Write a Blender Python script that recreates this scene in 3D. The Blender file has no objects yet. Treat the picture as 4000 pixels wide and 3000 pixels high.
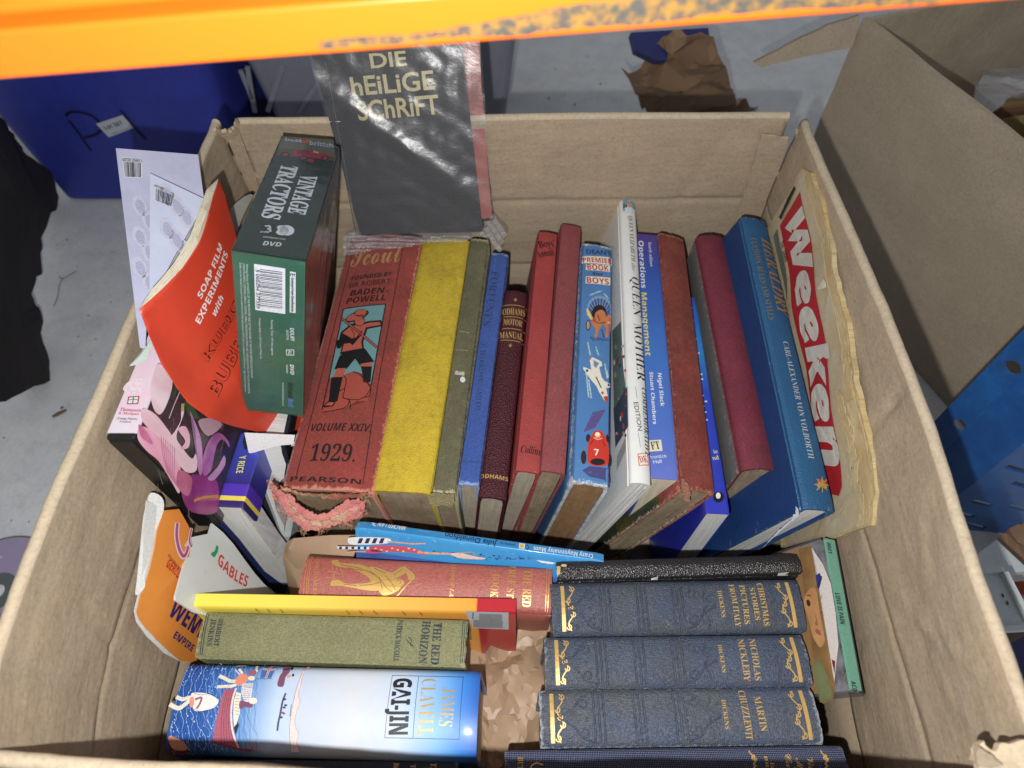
import bpy, bmesh, math, random
from mathutils import Vector, Matrix, noise
R = math.radians
sc = bpy.context.scene
col = sc.collection

# ------------------------------------------------------------------ camera
F = 1490.0; CX, CY = 1106.0, 829.5; CAMZ = 0.70; PITCH = R(34.4)
FWD = Vector((0, math.sin(PITCH), -math.cos(PITCH)))
UP = Vector((0, math.cos(PITCH), math.sin(PITCH)))
CAM = Vector((0, 0, CAMZ))
cd = bpy.data.cameras.new("camera"); cam = bpy.data.objects.new("camera", cd); col.objects.link(cam)
cam.location = CAM; cam.rotation_euler = (PITCH, 0, 0)
cd.sensor_width = 36; cd.lens = F / 2212 * 36; cd.clip_start = .02; cd.clip_end = 50
cd.dof.use_dof = True; cd.dof.focus_distance = .50; cd.dof.aperture_fstop = 7.5
sc.camera = cam

# ------------------------------------------------------------------ light: the phone's flash beside the lens, dim room light above
w = bpy.data.worlds.new("World"); sc.world = w; w.use_nodes = True
w.node_tree.nodes["Background"].inputs[0].default_value = (.90, .94, 1.0, 1)
w.node_tree.nodes["Background"].inputs[1].default_value = .30
ld = bpy.data.lights.new("flash", 'POINT'); ld.energy = 13.9; ld.shadow_soft_size = .004; ld.color = (1, .975, .94)
lo = bpy.data.objects.new("flash", ld); col.objects.link(lo)
lo.location = CAM + Vector((-.022, 0, 0)) - UP * .038
sc.view_settings.view_transform = 'Standard'; sc.view_settings.look = 'None'
sc.view_settings.exposure = 0; sc.view_settings.gamma = 1
sc.render.engine = 'CYCLES'
sc.cycles.max_bounces = 6; sc.cycles.diffuse_bounces = 3; sc.cycles.glossy_bounces = 3; sc.cycles.transparent_max_bounces = 12

# ------------------------------------------------------------------ pixel rays (only used to measure where real things stand)
def ray(px, py):
    return FWD + Vector(((px - CX) / F, 0, 0)) - UP * ((py - CY) / F)
def at(px, py, z):
    d = ray(px, py); return CAM + d * ((z - CAMZ) / d.z)
def atY(px, py, Y):
    d = ray(px, py); return CAM + d * (Y / d.y)
def atX(px, py, X):
    d = ray(px, py); return CAM + d * (X / d.x)
def atT(px, py, t): return CAM + ray(px, py) * t
def V(ox, oy, k=.35):
    return lambda x, y: (ox * .553 + x * k, oy * .553 + y * k)
vA, vB, vC, vD = V(0, 0), V(1200, 0), V(2600, 0), V(0, 950)
vF, vG, vH, vI = V(1100, 850), V(2300, 700), V(500, 1950), V(2000, 1950)
vJ, vK, vM, vN = V(0, 1950), V(3000, 1950), V(3300, 1200), V(1000, 1900)
vT, vQ, vS, vL = V(600, 1650, .25), V(800, 500, .15), V(600, 2550, .1625), V(2900, 2700, .125)
vP = lambda x, y: (x, y)
def vv(v, pts): return [v(*p) for p in pts]

# ------------------------------------------------------------------ materials
def lin(c):
    f = lambda u: u / 12.92 if u <= .04045 else ((u + .055) / 1.055) ** 2.4
    return tuple(f(v / 255.) for v in c) + (1,)
class NT:
    def __init__(s, name):
        s.m = bpy.data.materials.new(name); s.m.use_nodes = True; s.t = s.m.node_tree
        s.p = s.t.nodes["Principled BSDF"]; s.o = s.t.nodes["Material Output"]
    def n(s, typ, ins={}, **kw):
        nd = s.t.nodes.new(typ)
        for k, v in kw.items(): setattr(nd, k, v)
        for k, v in ins.items(): s.set(nd.inputs[k], v)
        return nd
    def set(s, inp, v):
        if hasattr(v, 'is_output'): s.t.links.new(v, inp)
        else: inp.default_value = v
    def math(s, op, a, b=0., clamp=False):
        nd = s.n('ShaderNodeMath', {0: a, 1: b}, operation=op); nd.use_clamp = clamp; return nd.outputs[0]
    def mix(s, f, a, b, mode='MIX'):
        nd = s.t.nodes.new('ShaderNodeMix'); nd.data_type = 'RGBA'; nd.blend_type = mode
        s.set(nd.inputs[0], f); s.set(nd.inputs[6], a); s.set(nd.inputs[7], b); return nd.outputs[2]
    def ramp(s, f, stops):
        nd = s.t.nodes.new('ShaderNodeValToRGB'); s.set(nd.inputs[0], f)
        e = nd.color_ramp.elements
        while len(e) < len(stops): e.new(.5)
        for el, (p, c) in zip(e, stops): el.position = p; el.color = c
        return nd.outputs[0]
    def noise(s, vec, scale, detail=4, rough=.6):
        return s.n('ShaderNodeTexNoise', {'Vector': vec, 'Scale': scale, 'Detail': detail, 'Roughness': rough}).outputs['Fac']
def G(v): return (v, v, v, 1)

def mat(name, c, kind='paper', rough=.6, c2=None, var=.22, wear=None, wearamt=.6, bump=.5, xramp=None, L=.2,
        dirt=0., spec=.4, coat=0., metal=0., sheen=0.):
    T = NT(name); tc = T.n('ShaderNodeTexCoord').outputs['Object']
    base = lin(c)
    if xramp:
        x = T.n('ShaderNodeSeparateXYZ', {0: tc}).outputs[0]
        base = T.ramp(T.math('DIVIDE', x, L), [(p, lin(cc)) for p, cc in xramp])
    oi = T.n('ShaderNodeObjectInfo').outputs['Random']
    tv = T.n('ShaderNodeVectorMath', {0: tc, 1: T.n('ShaderNodeCombineXYZ', {0: T.math('MULTIPLY', oi, 7.3), 1: oi, 2: T.math('MULTIPLY', oi, 3.1)}).outputs[0]}, operation='ADD').outputs[0]
    big = T.noise(tv, 28, 5, .65); mid = T.noise(tc, 160, 4, .7)
    tone = T.math('ADD', T.math('MULTIPLY', big, .6), T.math('MULTIPLY', mid, .4))
    lo_ = T.ramp(tone, [(.34, G(1 - var * 1.3)), (.66, G(1 + 0.0))])
    colr = T.mix(1.0, base, lo_, 'MULTIPLY')
    if c2:
        colr = T.mix(T.ramp(T.noise(tv, 16, 5, .7), [(.42, G(0)), (.62, G(1))]), colr, lin(c2))
    # fine weave / grain
    h = None
    if kind == 'cloth':
        mp = T.n('ShaderNodeMapping', {'Vector': tc, 'Scale': (1600, 420, 420)}).outputs[0]
        mp2 = T.n('ShaderNodeMapping', {'Vector': tc, 'Scale': (420, 1600, 1600)}).outputs[0]
        a = T.noise(mp, 1, 1); b = T.noise(mp2, 1, 1)
        h = T.math('ADD', a, b)
        colr = T.mix(.5, colr, T.mix(1, colr, T.ramp(T.math('MULTIPLY', h, .5), [(.38, G(.55)), (.62, G(1.35))]), 'MULTIPLY'))
        bd = .0006
    elif kind == 'leather':
        v = T.n('ShaderNodeTexVoronoi', {'Vector': tc, 'Scale': 900}, feature='F1').outputs['Distance']
        h = T.math('ADD', v, T.noise(tc, 700, 3)); bd = .0009
    elif kind == 'dots':
        x, y, z = T.n('ShaderNodeSeparateXYZ', {0: tc}).outputs
        sx = T.math('SINE', T.math('MULTIPLY', T.math('ADD', x, y), 2900)); sy = T.math('SINE', T.math('MULTIPLY', T.math('SUBTRACT', x, y), 2900))
        h = T.math('MULTIPLY', sx, sy)
        colr = T.mix(T.ramp(h, [(.35, G(0)), (.8, G(1))]), colr, lin((150, 160, 190))); bd = .0005
    elif kind == 'card':
        fib = T.noise(T.n('ShaderNodeMapping', {'Vector': tc, 'Scale': (1, .6, 1)}).outputs[0], 420, 6, .85)
        wr = T.noise(T.n('ShaderNodeMapping', {'Vector': tc, 'Scale': (1, 1, 3)}).outputs[0], 14, 3, .6)
        h = T.math('ADD', fib, T.math('MULTIPLY', wr, 6.)); bd = .0006
        spk = T.ramp(T.noise(tc, 380, 5, .75), [(.36, G(.80)), (.47, G(.97)), (.56, G(1.02)), (.68, G(1.16))])
        spk2 = T.ramp(T.noise(tc, 210, 2, .5), [(.20, G(.6)), (.255, G(1)), (.78, G(1)), (.83, G(1.2))])
        colr = T.mix(.9, colr, T.mix(1, T.mix(1, colr, spk, 'MULTIPLY'), spk2, 'MULTIPLY'))
    elif kind == 'pages':
        y = T.n('ShaderNodeMapping', {'Vector': tc, 'Scale': (18, 3600, 18)}).outputs[0]
        st = T.noise(y, 1, 3, .7); h = st; bd = .0006
        colr = T.mix(1, colr, T.ramp(st, [(.28, G(.62)), (.50, G(.95)), (.7, G(1.06))]), 'MULTIPLY')
    else:
        h = T.noise(tc, 500, 3); bd = .00015
    if dirt:
        colr = T.mix(T.math('MULTIPLY', T.ramp(T.math('ADD', T.math('MULTIPLY', T.noise(tv, 26, 6, .7), .5), T.math('MULTIPLY', T.noise(tv, 220, 6, .8), .5)), [(.46, G(0)), (.66, G(1))]), dirt), colr, lin((52, 46, 38)))
    if wear:
        at_ = T.n('ShaderNodeAttribute', attribute_name='wear').outputs['Fac']
        wn = T.noise(tv, 260, 6, .8)
        f = T.math('ADD', T.math('MULTIPLY', at_, wearamt), T.math('MULTIPLY', T.math('SUBTRACT', wn, .5), 1.6))
        f = T.ramp(f, [(.42, G(0)), (.62, G(.9))])
        colr = T.mix(f, colr, lin(wear))
        scr = T.n('ShaderNodeMapping', {'Vector': tv, 'Scale': (9, 130, 40), 'Rotation': (0, 0, .3)}).outputs[0]
        colr = T.mix(T.ramp(T.noise(scr, 1, 8, .75), [(.63, G(0)), (.72, G(.5))]), colr, lin(wear))
    T.set(T.p.inputs['Base Color'], colr)
    T.set(T.p.inputs['Roughness'], T.math('ADD', rough - .1, T.math('MULTIPLY', mid, .2)))
    T.p.inputs['Specular IOR Level'].default_value = spec; T.p.inputs['Coat Weight'].default_value = coat
    T.p.inputs['Coat Roughness'].default_value = .12; T.p.inputs['Metallic'].default_value = metal
    if sheen: T.p.inputs['Sheen Weight'].default_value = sheen
    bm_ = T.n('ShaderNodeBump', {'Height': h, 'Strength': bump, 'Distance': bd}).outputs[0]
    T.t.links.new(bm_, T.p.inputs['Normal'])
    return T.m
_ink = {}
def ink(c, rough=.55, metal=0., worn=0.):
    k = (c, rough, metal, worn)
    if k in _ink: return _ink[k]
    T = NT('ink'); tc = T.n('ShaderNodeTexCoord').outputs['Object']
    n_ = T.noise(tc, 700, 4, .7)
    T.set(T.p.inputs['Base Color'], T.mix(1, lin(c), T.ramp(n_, [(.3, G(.78)), (.6, G(1.0))]), 'MULTIPLY'))
    T.p.inputs['Roughness'].default_value = rough; T.p.inputs['Metallic'].default_value = metal
    if worn:
        tr = T.n('ShaderNodeBsdfTransparent').outputs[0]
        f = T.ramp(T.noise(tc, 380, 6, .8), [(.25 + .24 * worn, G(0)), (.30 + .26 * worn, G(1))])
        T.set(T.o.inputs[0], T.n('ShaderNodeMixShader', {0: f, 1: tr, 2: T.p.outputs[0]}).outputs[0])
    _ink[k] = T.m; return T.m
BLACK = (18, 16, 16); GOLD = (212, 172, 92); WHITE = (225, 228, 230)
def gold(w_=.25): return ink((205, 170, 100), .42, .35, w_)
def clear_mat(name, tint=(.97, .98, 1.0), haze=.10, rough=.08, bump=.6, scale=45, gloss=.03):
    T = NT(name); tc = T.n('ShaderNodeTexCoord').outputs['Object']
    mp = T.n('ShaderNodeMapping', {'Vector': tc, 'Scale': (1, 2.2, 1), 'Rotation': (0, 0, .5)}).outputs[0]
    h = T.noise(mp, scale, 6, .6)
    nrm = T.n('ShaderNodeBump', {'Height': h, 'Strength': bump, 'Distance': .004}).outputs[0]
    gl = T.n('ShaderNodeBsdfGlossy', {'Color': (1, 1, 1, 1), 'Roughness': rough, 'Normal': nrm}).outputs[0]
    tr = T.n('ShaderNodeBsdfTransparent', {'Color': tint + (1,)}).outputs[0]
    df = T.n('ShaderNodeBsdfDiffuse', {'Color': (.75, .76, .8, 1), 'Normal': nrm}).outputs[0]
    fc = T.n('ShaderNodeLayerWeight', {'Blend': .5, 'Normal': nrm}).outputs['Facing']
    fr = T.math('ADD', gloss, T.math('MULTIPLY', T.math('POWER', fc, 4.), .5))
    a = T.n('ShaderNodeMixShader', {0: haze, 1: tr, 2: df}).outputs[0]
    T.set(T.o.inputs[0], T.n('ShaderNodeMixShader', {0: fr, 1: a, 2: gl}).outputs[0])
    return T.m

CARD = (167, 150, 127)
M_card = mat('cardboard', CARD, 'card', .8, c2=(156, 142, 123), var=.12, bump=.7, spec=.25)
M_cardrim_lit = mat('cardboard_fold_lit', (188, 173, 149), 'card', .8, var=.12, bump=.6, spec=.25)  # paler than the panels: the rim's brightness facing the flash is in the colour
M_card2 = mat('cardboard_dark', (178, 164, 144), 'card', .8, c2=(170, 156, 136), var=.12, bump=.7, spec=.25)
M_cardtorn = mat('cardboard_torn', (205, 188, 160), 'card', .9, var=.25, bump=.9, spec=.2)
M_kraft = mat('kraft_paper', (172, 147, 122), 'paper', .45, c2=(162, 137, 112), var=.12, bump=.4, spec=.35)
M_kraftb = mat('kraft_bag', (150, 122, 96), 'paper', .5, c2=(140, 112, 86), var=.12, bump=.4, spec=.4)
M_pages_old = mat('old_pages', (186, 168, 140), 'pages', .8, c2=(150, 130, 102), var=.3, dirt=.4, bump=.9)
M_pages_grey = mat('grey_pages', (196, 186, 166), 'pages', .8, var=.2, dirt=.2, bump=.9)
M_pages_brown = mat('brown_pages', (176, 138, 98), 'pages', .8, var=.3, dirt=.35, bump=.9)
M_pages_white = mat('white_pages', (224, 226, 226), 'pages', .8, var=.08, bump=.5)
M_pages_cream = mat('cream_pages', (222, 214, 192), 'pages', .8, var=.1, bump=.5)
M_blackplastic = mat('black_plastic', (26, 26, 28), 'paper', .38, var=.3, bump=.3, spec=.5)

# ------------------------------------------------------------------ object helpers
def tag(o, label, cat, group=None, kind=None):
    if label: o['label'] = label
    if cat: o['category'] = cat
    if group: o['group'] = group
    if kind: o['kind'] = kind
    return o
def empty(name, mw, label, cat, group=None):
    o = bpy.data.objects.new(name, None); col.objects.link(o); o.matrix_world = mw
    o.empty_display_size = .02; o['_mw'] = [x for r in mw for x in r]
    return tag(o, label, cat, group)
MW = {}
def root(name, surf, label, cat, group=None):
    m = surf.mw(); o = empty(name, m, label, cat, group); del o['_mw']; MW[o.name] = m; return o
def link(name, verts, faces, mats, parent=None, smooth=False, fm=None, world=True, wear=None):
    """verts in world space; stored in the parent's frame"""
    me = bpy.data.meshes.new(name)
    if parent is not None and world:
        inv = MW[parent.name].inverted(); verts = [inv @ Vector(v) for v in verts]
    me.from_pydata([tuple(v) for v in verts], [], faces)
    for m in (mats if isinstance(mats, (list, tuple)) else [mats]): me.materials.append(m)
    if fm: me.polygons.foreach_set('material_index', fm)
    if smooth: me.polygons.foreach_set('use_smooth', [True] * len(me.polygons))
    if wear:
        a = me.attributes.new('wear', 'FLOAT', 'POINT'); a.data.foreach_set('value', wear)
    me.update()
    o = bpy.data.objects.new(name, me); col.objects.link(o)
    if parent is not None:
        o.parent = parent
        MW[o.name] = MW[parent.name]
    else: MW[o.name] = Matrix.Identity(4)
    return o

class Surf:
    """a flat frame (o, ex, ey, n) with a height function h(s, y)"""
    def __init__(s, o, ex, ey, n, h=None):
        s.o, s.ex, s.ey, s.n = o, ex, ey, n; s.h = h or (lambda a, b: 0.)
    def mw(s):
        m = Matrix((s.ex, s.ey, s.n)).transposed().to_4x4(); m.translation = s.o; return m
    def px(s, p):
        d = ray(*p); t = (s.o - CAM).dot(s.n) / d.dot(s.n); q = CAM + d * t - s.o
        return Vector((q.dot(s.ex), q.dot(s.ey)))
    def pt(s, a, b, off=0.):
        return s.o + s.ex * a + s.ey * b + s.n * (s.h(a, b) + off)
    def shifted(s, d):
        q = Surf(s.o + s.n * d, s.ex, s.ey, s.n, s.h); q.cut = getattr(s, 'cut', None); return q
def plane3(p0, p1, p2, h=None):
    """ex from p0 to p1, normal towards the camera"""
    ex = (p1 - p0).normalized(); n = ex.cross(p2 - p0).normalized()
    if n.dot(CAM - p0) < 0: n = -n
    return Surf(p0, ex, n.cross(ex), n, h)

def cutgrid(bm, cx=None, cy=None):
    def cut(axis, step):
        vs = [v.co[axis] for v in bm.verts]; a, b = min(vs), max(vs)
        k = math.ceil(a / step + 1e-6)
        while k * step < b - 1e-6:
            co = [0, 0, 0]; no = [0, 0, 0]; co[axis] = k * step; no[axis] = 1
            bmesh.ops.bisect_plane(bm, geom=bm.verts[:] + bm.edges[:] + bm.faces[:], plane_co=co, plane_no=no, dist=1e-7)
            k += 1
    if cx: cut(0, cx)
    if cy: cut(1, cy)

def flat(name, parent, surf, shapes, mats, off=.00025, cut=None):
    """printed or stamped shapes lying on a surface: shapes = [(list of (s,y), material index, layer)]"""
    verts, faces, fm = [], [], []
    for pts, mi, layer in shapes:
        bm = bmesh.new()
        vs = [bm.verts.new((p[0], p[1], 0)) for p in pts]
        try: bm.faces.new(vs)
        except Exception: bm.free(); continue
        bmesh.ops.triangulate(bm, faces=bm.faces[:], ngon_method='EAR_CLIP')
        c = cut if cut is not None else getattr(surf, 'cut', None)
        if c: cutgrid(bm, c[0], c[1])
        b = len(verts); bm.verts.index_update()
        for v in bm.verts: verts.append(surf.pt(v.co.x, v.co.y, off + layer * .00006))
        for f in bm.faces:
            idx = [b + v.index for v in f.verts]
            if f.normal.z < 0: idx.reverse()
            faces.append(idx); fm.append(mi)
        bm.free()
    return link(name, verts, faces, mats, parent, fm=fm)
def smooth_pts(pts, closed=True, k=4):
    out = []; n = len(pts)
    for i in range(n if closed else n - 1):
        p = [Vector(pts[(i + j) % n] if closed else pts[min(max(i + j, 0), n - 1)]) for j in (-1, 0, 1, 2)]
        for q in range(k):
            t = q / k
            out.append(.5 * ((2 * p[1]) + (p[2] - p[0]) * t + (2 * p[0] - 5 * p[1] + 4 * p[2] - p[3]) * t * t + (3 * p[1] - p[0] - 3 * p[2] + p[3]) * t ** 3))
    if not closed: out.append(Vector(pts[-1]))
    return out
def ribbon(pts, wd):
    out = []
    pts = [Vector(p) for p in pts]
    res = []
    for a, b in zip(pts[:-1], pts[1:]):
        d = b - a
        if d.length < 1e-7: continue
        d.normalize(); q = Vector((-d.y, d.x)) * wd / 2; e = d * wd * .15
        res.append([a + q - e, b + q + e, b - q + e, a - q - e])
    return res
class Art:
    """collects flat printed shapes measured in a view, on one surface"""
    def __init__(s, surf, view): s.surf, s.v, s.sh, s.m = surf, view, [], []
    def mi(s, c):
        m = c if isinstance(c, bpy.types.Material) else ink(c)
        if m not in s.m: s.m.append(m)
        return s.m.index(m)
    def P(s, pts): return [s.surf.px(s.v(*p)) for p in pts]
    def poly(s, pts, c, layer=0, sm=False):
        q = s.P(pts); q = smooth_pts(q) if sm else q
        s.sh.append((q, s.mi(c), layer)); return s
    def line(s, pts, c, wpx=4, layer=1, sm=False):
        """wpx: width in photograph-view units"""
        q = s.P(pts)
        a = s.surf.px(s.v(*pts[0])); b = s.surf.px(s.v(pts[0][0] + wpx, pts[0][1])); b2 = s.surf.px(s.v(pts[0][0], pts[0][1] + wpx))
        wd = ((b - a).length + (b2 - a).length) / 2
        if sm: q = smooth_pts(q, False, 4)
        for r in ribbon(q, wd): s.sh.append((r, s.mi(c), layer))
        return s
    def ell(s, cx, cy, rx, ry, c, layer=0, rot=0, a0=0, a1=360, n=20):
        pts = []
        for i in range(n if a1 - a0 >= 360 else n + 1):
            a = R(a0 + (a1 - a0) * i / n); x, y = rx * math.cos(a), ry * math.sin(a)
            pts.append((cx + x * math.cos(R(rot)) - y * math.sin(R(rot)), cy + x * math.sin(R(rot)) + y * math.cos(R(rot))))
        return s.poly(pts, c, layer)
    def done(s, name, parent, off=.00025, cut=None): return flat(name, parent, s.surf, s.sh, s.m, off, cut)

ST = {'sans': None, 'serif': (0x1D400, 0x1D41A, 0x1D7CE), 'bi': (0x1D468, 0x1D482, 0x1D7CE), 'script': (0x1D4D0, 0x1D4EA, 0x1D7CE),
      'bold': (0x1D5D4, 0x1D5EE, 0x1D7EC), 'boldit': (0x1D63C, 0x1D656, 0x1D7EC), 'frak': (0x1D56C, 0x1D586, 0x1D7CE)}
def conv(body, st):
    f = ST[st]
    if not f: return body
    r = ''
    for c in body:
        if 'A' <= c <= 'Z': r += chr(f[0] + ord(c) - 65)
        elif 'a' <= c <= 'z': r += chr(f[1] + ord(c) - 97)
        elif '0' <= c <= '9': r += chr(f[2] + ord(c) - 48)
        else: r += c
    return r
_gm = {}; _fo = {}
def glyphs(body, st, offset=0.):
    k = (body, st, offset)
    if k in _gm: return _gm[k]
    if 'o' not in _fo:
        cu = bpy.data.curves.new('t', 'FONT'); _fo['o'] = bpy.data.objects.new('t', cu); _fo['cu'] = cu
    o, cu = _fo['o'], _fo['cu']; cu.body = conv(body, st); cu.resolution_u = 3; cu.offset = offset
    me = o.to_mesh()
    vs = [tuple(v.co) for v in me.vertices]; fs = [tuple(p.vertices) for p in me.polygons]
    o.to_mesh_clear()
    _gm[k] = (vs, fs); return _gm[k]
def text(parent, surf, body, st, S, E, Hp, m, view=vP, name='lettering', off=.0003, offset=0., cut=None, curve=None):
    """S, E: baseline start and end; Hp: a point at capital height above the start"""
    vs, fs = glyphs(body, st, offset)
    hv, _ = glyphs('H', st, offset)
    if not vs: return None
    cap = max(v[1] for v in hv); x0 = min(v[0] for v in vs); x1 = max(v[0] for v in vs)
    s0, s1, sh = surf.px(view(*S)), surf.px(view(*E)), surf.px(view(*Hp))
    d = s1 - s0; Ld = d.length; dn = d / Ld; up = Vector((-dn.y, dn.x)) 
    k = (sh - s0).dot(up)
    bm = bmesh.new(); bv = [bm.verts.new(v) for v in vs]
    for f in fs:
        try: bm.faces.new([bv[i] for i in f])
        except ValueError: pass
    for v in bm.verts:
        tx = (v.co.x - x0) / (x1 - x0); ty = v.co.y / cap
        cv = curve(tx) if curve else 0.
        p = s0 + d * tx + up * k * (ty + cv); v.co = (p.x, p.y, 0)
    c = cut if cut is not None else getattr(surf, 'cut', None)
    if c: cutgrid(bm, c[0], c[1])
    bm.normal_update(); bm.verts.index_update()
    verts = [surf.pt(v.co.x, v.co.y, off) for v in bm.verts]
    faces = []
    for f in bm.faces:
        i = [v.index for v in f.verts]
        if f.normal.z < 0: i.reverse()
        faces.append(i)
    bm.free()
    return link(name, verts, faces, m if isinstance(m, bpy.types.Material) else ink(m), parent)

def smooth_px(pts): return [tuple(p) for p in smooth_pts([Vector(q) for q in pts], True, 3)]
def rag(pts, amp, step=6, seed=0):
    rnd = random.Random(seed); out = []
    for (x0, y0), (x1, y1) in zip(pts, pts[1:] + pts[:1]):
        n = max(1, int(math.hypot(x1 - x0, y1 - y0) / step))
        for i in range(n):
            t = i / n; out.append((x0 + (x1 - x0) * t + rnd.uniform(-amp, amp), y0 + (y1 - y0) * t + rnd.uniform(-amp, amp)))
    return out
def sheet(name, parent, surf, outline, th, m, step=.012, px=True, edge=None, smooth=False, holes=None, back=None):
    """a solid sheet or slab: outline on the surface, thickness behind it"""
    pts = [surf.px(p) if px else Vector(p) for p in outline]
    bm = bmesh.new(); f = bm.faces.new([bm.verts.new((p.x, p.y, 0)) for p in pts])
    bm.normal_update()
    if f.normal.z < 0: bmesh.ops.reverse_faces(bm, faces=[f])
    bmesh.ops.triangulate(bm, faces=bm.faces[:], ngon_method='EAR_CLIP')
    if step: cutgrid(bm, step, step)
    bmesh.ops.remove_doubles(bm, verts=bm.verts[:], dist=1e-6)
    bm.verts.index_update(); n = len(bm.verts); verts = []; 
    for v in bm.verts: verts.append(surf.pt(v.co.x, v.co.y))
    bdir = -surf.n if back is None else back
    for v in list(verts): verts.append(v + bdir * th)
    faces, fm = [], []
    for f in bm.faces:
        i = [v.index for v in f.verts]; faces.append(i); fm.append(0); faces.append([n + a for a in reversed(i)]); fm.append(0)
    for e in bm.edges:
        if len(e.link_faces) == 1:
            f = e.link_faces[0]; idx = [v.index for v in f.verts]; a, b = e.verts[0].index, e.verts[1].index
            if idx[(idx.index(a) + 1) % len(idx)] != b: a, b = b, a
            faces.append([b, a, a + n, b + n]); fm.append(1 if edge else 0)
    bm.free()
    return link(name, verts, faces, [m, edge] if edge else [m], parent, fm=fm, smooth=smooth)

# ------------------------------------------------------------------ books
def fit(HL, HR, TL, TR, zh, zt, lean):
    """a spine frame from its four measured corners, the heights of its ends and its lean"""
    mid = lambda a, b: ((a[0] + b[0]) / 2, (a[1] + b[1]) / 2)
    A = at(*mid(HL, HR), zh); B = at(*mid(TL, TR), zt); ex = (B - A).normalized()
    z = Vector((0, 0, 1)); n0 = (z - ex * z.dot(ex)).normalized(); w0 = (-ex).cross(n0)
    c, s_ = math.cos(R(lean)), math.sin(R(lean)); n = n0 * c + w0 * s_; ey = w0 * c - n0 * s_
    sf = Surf(A, ex, ey, n)
    q = [sf.px(p) for p in (HL, HR, TL, TR)]
    T = ((q[1].y - q[0].y) + (q[3].y - q[2].y)) / 2
    L = ((q[2].x + q[3].x) - (q[0].x + q[1].x)) / 2
    sf.L, sf.T = L, T
    return sf
BOOKS = {}
def book(name, quad, zh, zt, lean, W, cover, pages, label, group=None, cat='book', bulge=.0, board=None, th=.0024,
         ov=.0025, round_=.003, fray=0., seed=1, splay=0., joint=True, vname=None, bz=.014):
    sf = fit(*quad, zh, zt, lean); L, T = sf.L, sf.T
    if callable(cover): cover = cover(L)
    h = lambda s, y: -bulge * min(1.3, abs(2 * y / T)) ** 2 - (round_ * max(0, (abs(2 * y / T) - .9) / .1) ** 2 if abs(y) < T / 2 * 1.05 else round_ * 1.2)
    sf.h = h; sf.cut = (None, max(.002, T / 8)) if (bulge > .0004 or round_) else None
    rt = root(name, sf, label, cat, group)
    # outer profile: left board bottom -> spine -> right board bottom
    prof = []
    nb = 7
    for i in range(nb):
        z = -W + (W - .004 - bulge - round_) * i / (nb - 1)
        prof.append((-T / 2 - splay * (i < 1), z, 1 if z < -bz else 0))
    if joint and T > .012:
        prof.append((-T / 2 + .0008, -.0035 - bulge - round_ * .9, 0))
    ns = 17
    for i in range(ns):
        y = -T / 2 + T * i / (ns - 1); prof.append((y, h(0, y), 0))
    k = len(prof) - ns
    prof += [(-p[0], p[1], p[2]) for p in reversed(prof[:k])]
    inner = []
    for (y, z, m_) in prof:
        inner.append((y * (1 - 2 * th / T), (z - th) if z > -.012 else z, m_))
    nx = 34; NP = len(prof); rnd = random.Random(seed)
    verts, wear, faces, fm = [], [], [], []
    for i in range(nx + 1):
        u = i / nx; x = L * u
        for ring, P in ((0, prof), (1, inner)):
            for j, (y, z, m_) in enumerate(P):
                xx = x
                wob = noise.noise(Vector((x * 30 + seed * 7, y * 60, z * 20))) * .0003
                if fray and i in (0, nx) :
                    a = noise.noise(Vector((y * 700, z * 260, seed * 3.1 + i))) 
                    xx += (1 if i == 0 else -1) * abs(a) * fray * 2
                zz = z - (abs(wob) * .5 if z > -.02 else 0)
                if i in (0, nx) and z > -.01: zz -= .0008
                if i in (0, nx): # worn, softened corners of the boards
                    if z <= -W + 1e-6: xx += (.0015 if i == 0 else -.0015)
                verts.append(Vector((xx, y * (1 + wob * 6), zz)))
                de = min(x, L - x); ds = abs(abs(y) - T / 2) if z > -.01 else 1
                dz = abs(z + W)
                wv = max(0, 1 - de / .006, (1 - ds / .0022) * .8, 1 - dz / .004)
                wear.append(min(1, wv))
    S = 2 * NP
    for i in range(nx):
        for j in range(NP - 1):
            a = i * S + j; faces.append((a, a + 1, a + S + 1, a + S)); fm.append(1 if (board and prof[j][2] and prof[j + 1][2]) else 0)
            a = i * S + NP + j; faces.append((a, a + S, a + S + 1, a + 1)); fm.append(1 if board and prof[j][2] else 0)
        for j in (0, NP - 1):
            a = i * S + j; b = a + NP
            faces.append((a, a + S, b + S, b) if j == 0 else (a, b, b + S, a + S)); fm.append(0)
    for i in (0, nx):
        for j in range(NP - 1):
            a = i * S + j; b = a + NP; q = (a, b, b + 1, a + 1); faces.append(q if i == 0 else q[::-1]); fm.append(0)
    mats = [cover] + ([board] if board else [])
    c = link('cover', verts, faces, mats, rt, smooth=True, fm=fm, world=False, wear=wear)
    c.data.set_sharp_from_angle(angle=R(50))
    # page block
    if pages:
        yw = T / 2 - th * 1.02; ny, nz = 10, 6; pv, pf = [], []
        for e, x in enumerate((ov, L - ov)):
            for jz in range(nz + 1):
                for jy in range(ny + 1):
                    y = -yw + 2 * yw * jy / ny; zt_ = h(0, y) - th * 1.3; z = zt_ + (-W + ov + .001 - zt_) * jz / nz
                    dx = noise.noise(Vector((y * 500, z * 15, seed))) * .0005
                    pv.append(Vector((x + dx, y, z)))
            b = e * (ny + 1) * (nz + 1)
            for jz in range(nz):
                for jy in range(ny):
                    a = b + jz * (ny + 1) + jy; q = (a, a + 1, a + ny + 2, a + ny + 1); pf.append(q if e else q[::-1])
        N = (ny + 1) * (nz + 1); ringi = [jy for jy in range(ny + 1)] + [(jz) * (ny + 1) + ny for jz in range(1, nz + 1)] + \
            [nz * (ny + 1) + jy for jy in range(ny - 1, -1, -1)] + [jz * (ny + 1) for jz in range(nz - 1, 0, -1)]
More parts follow.
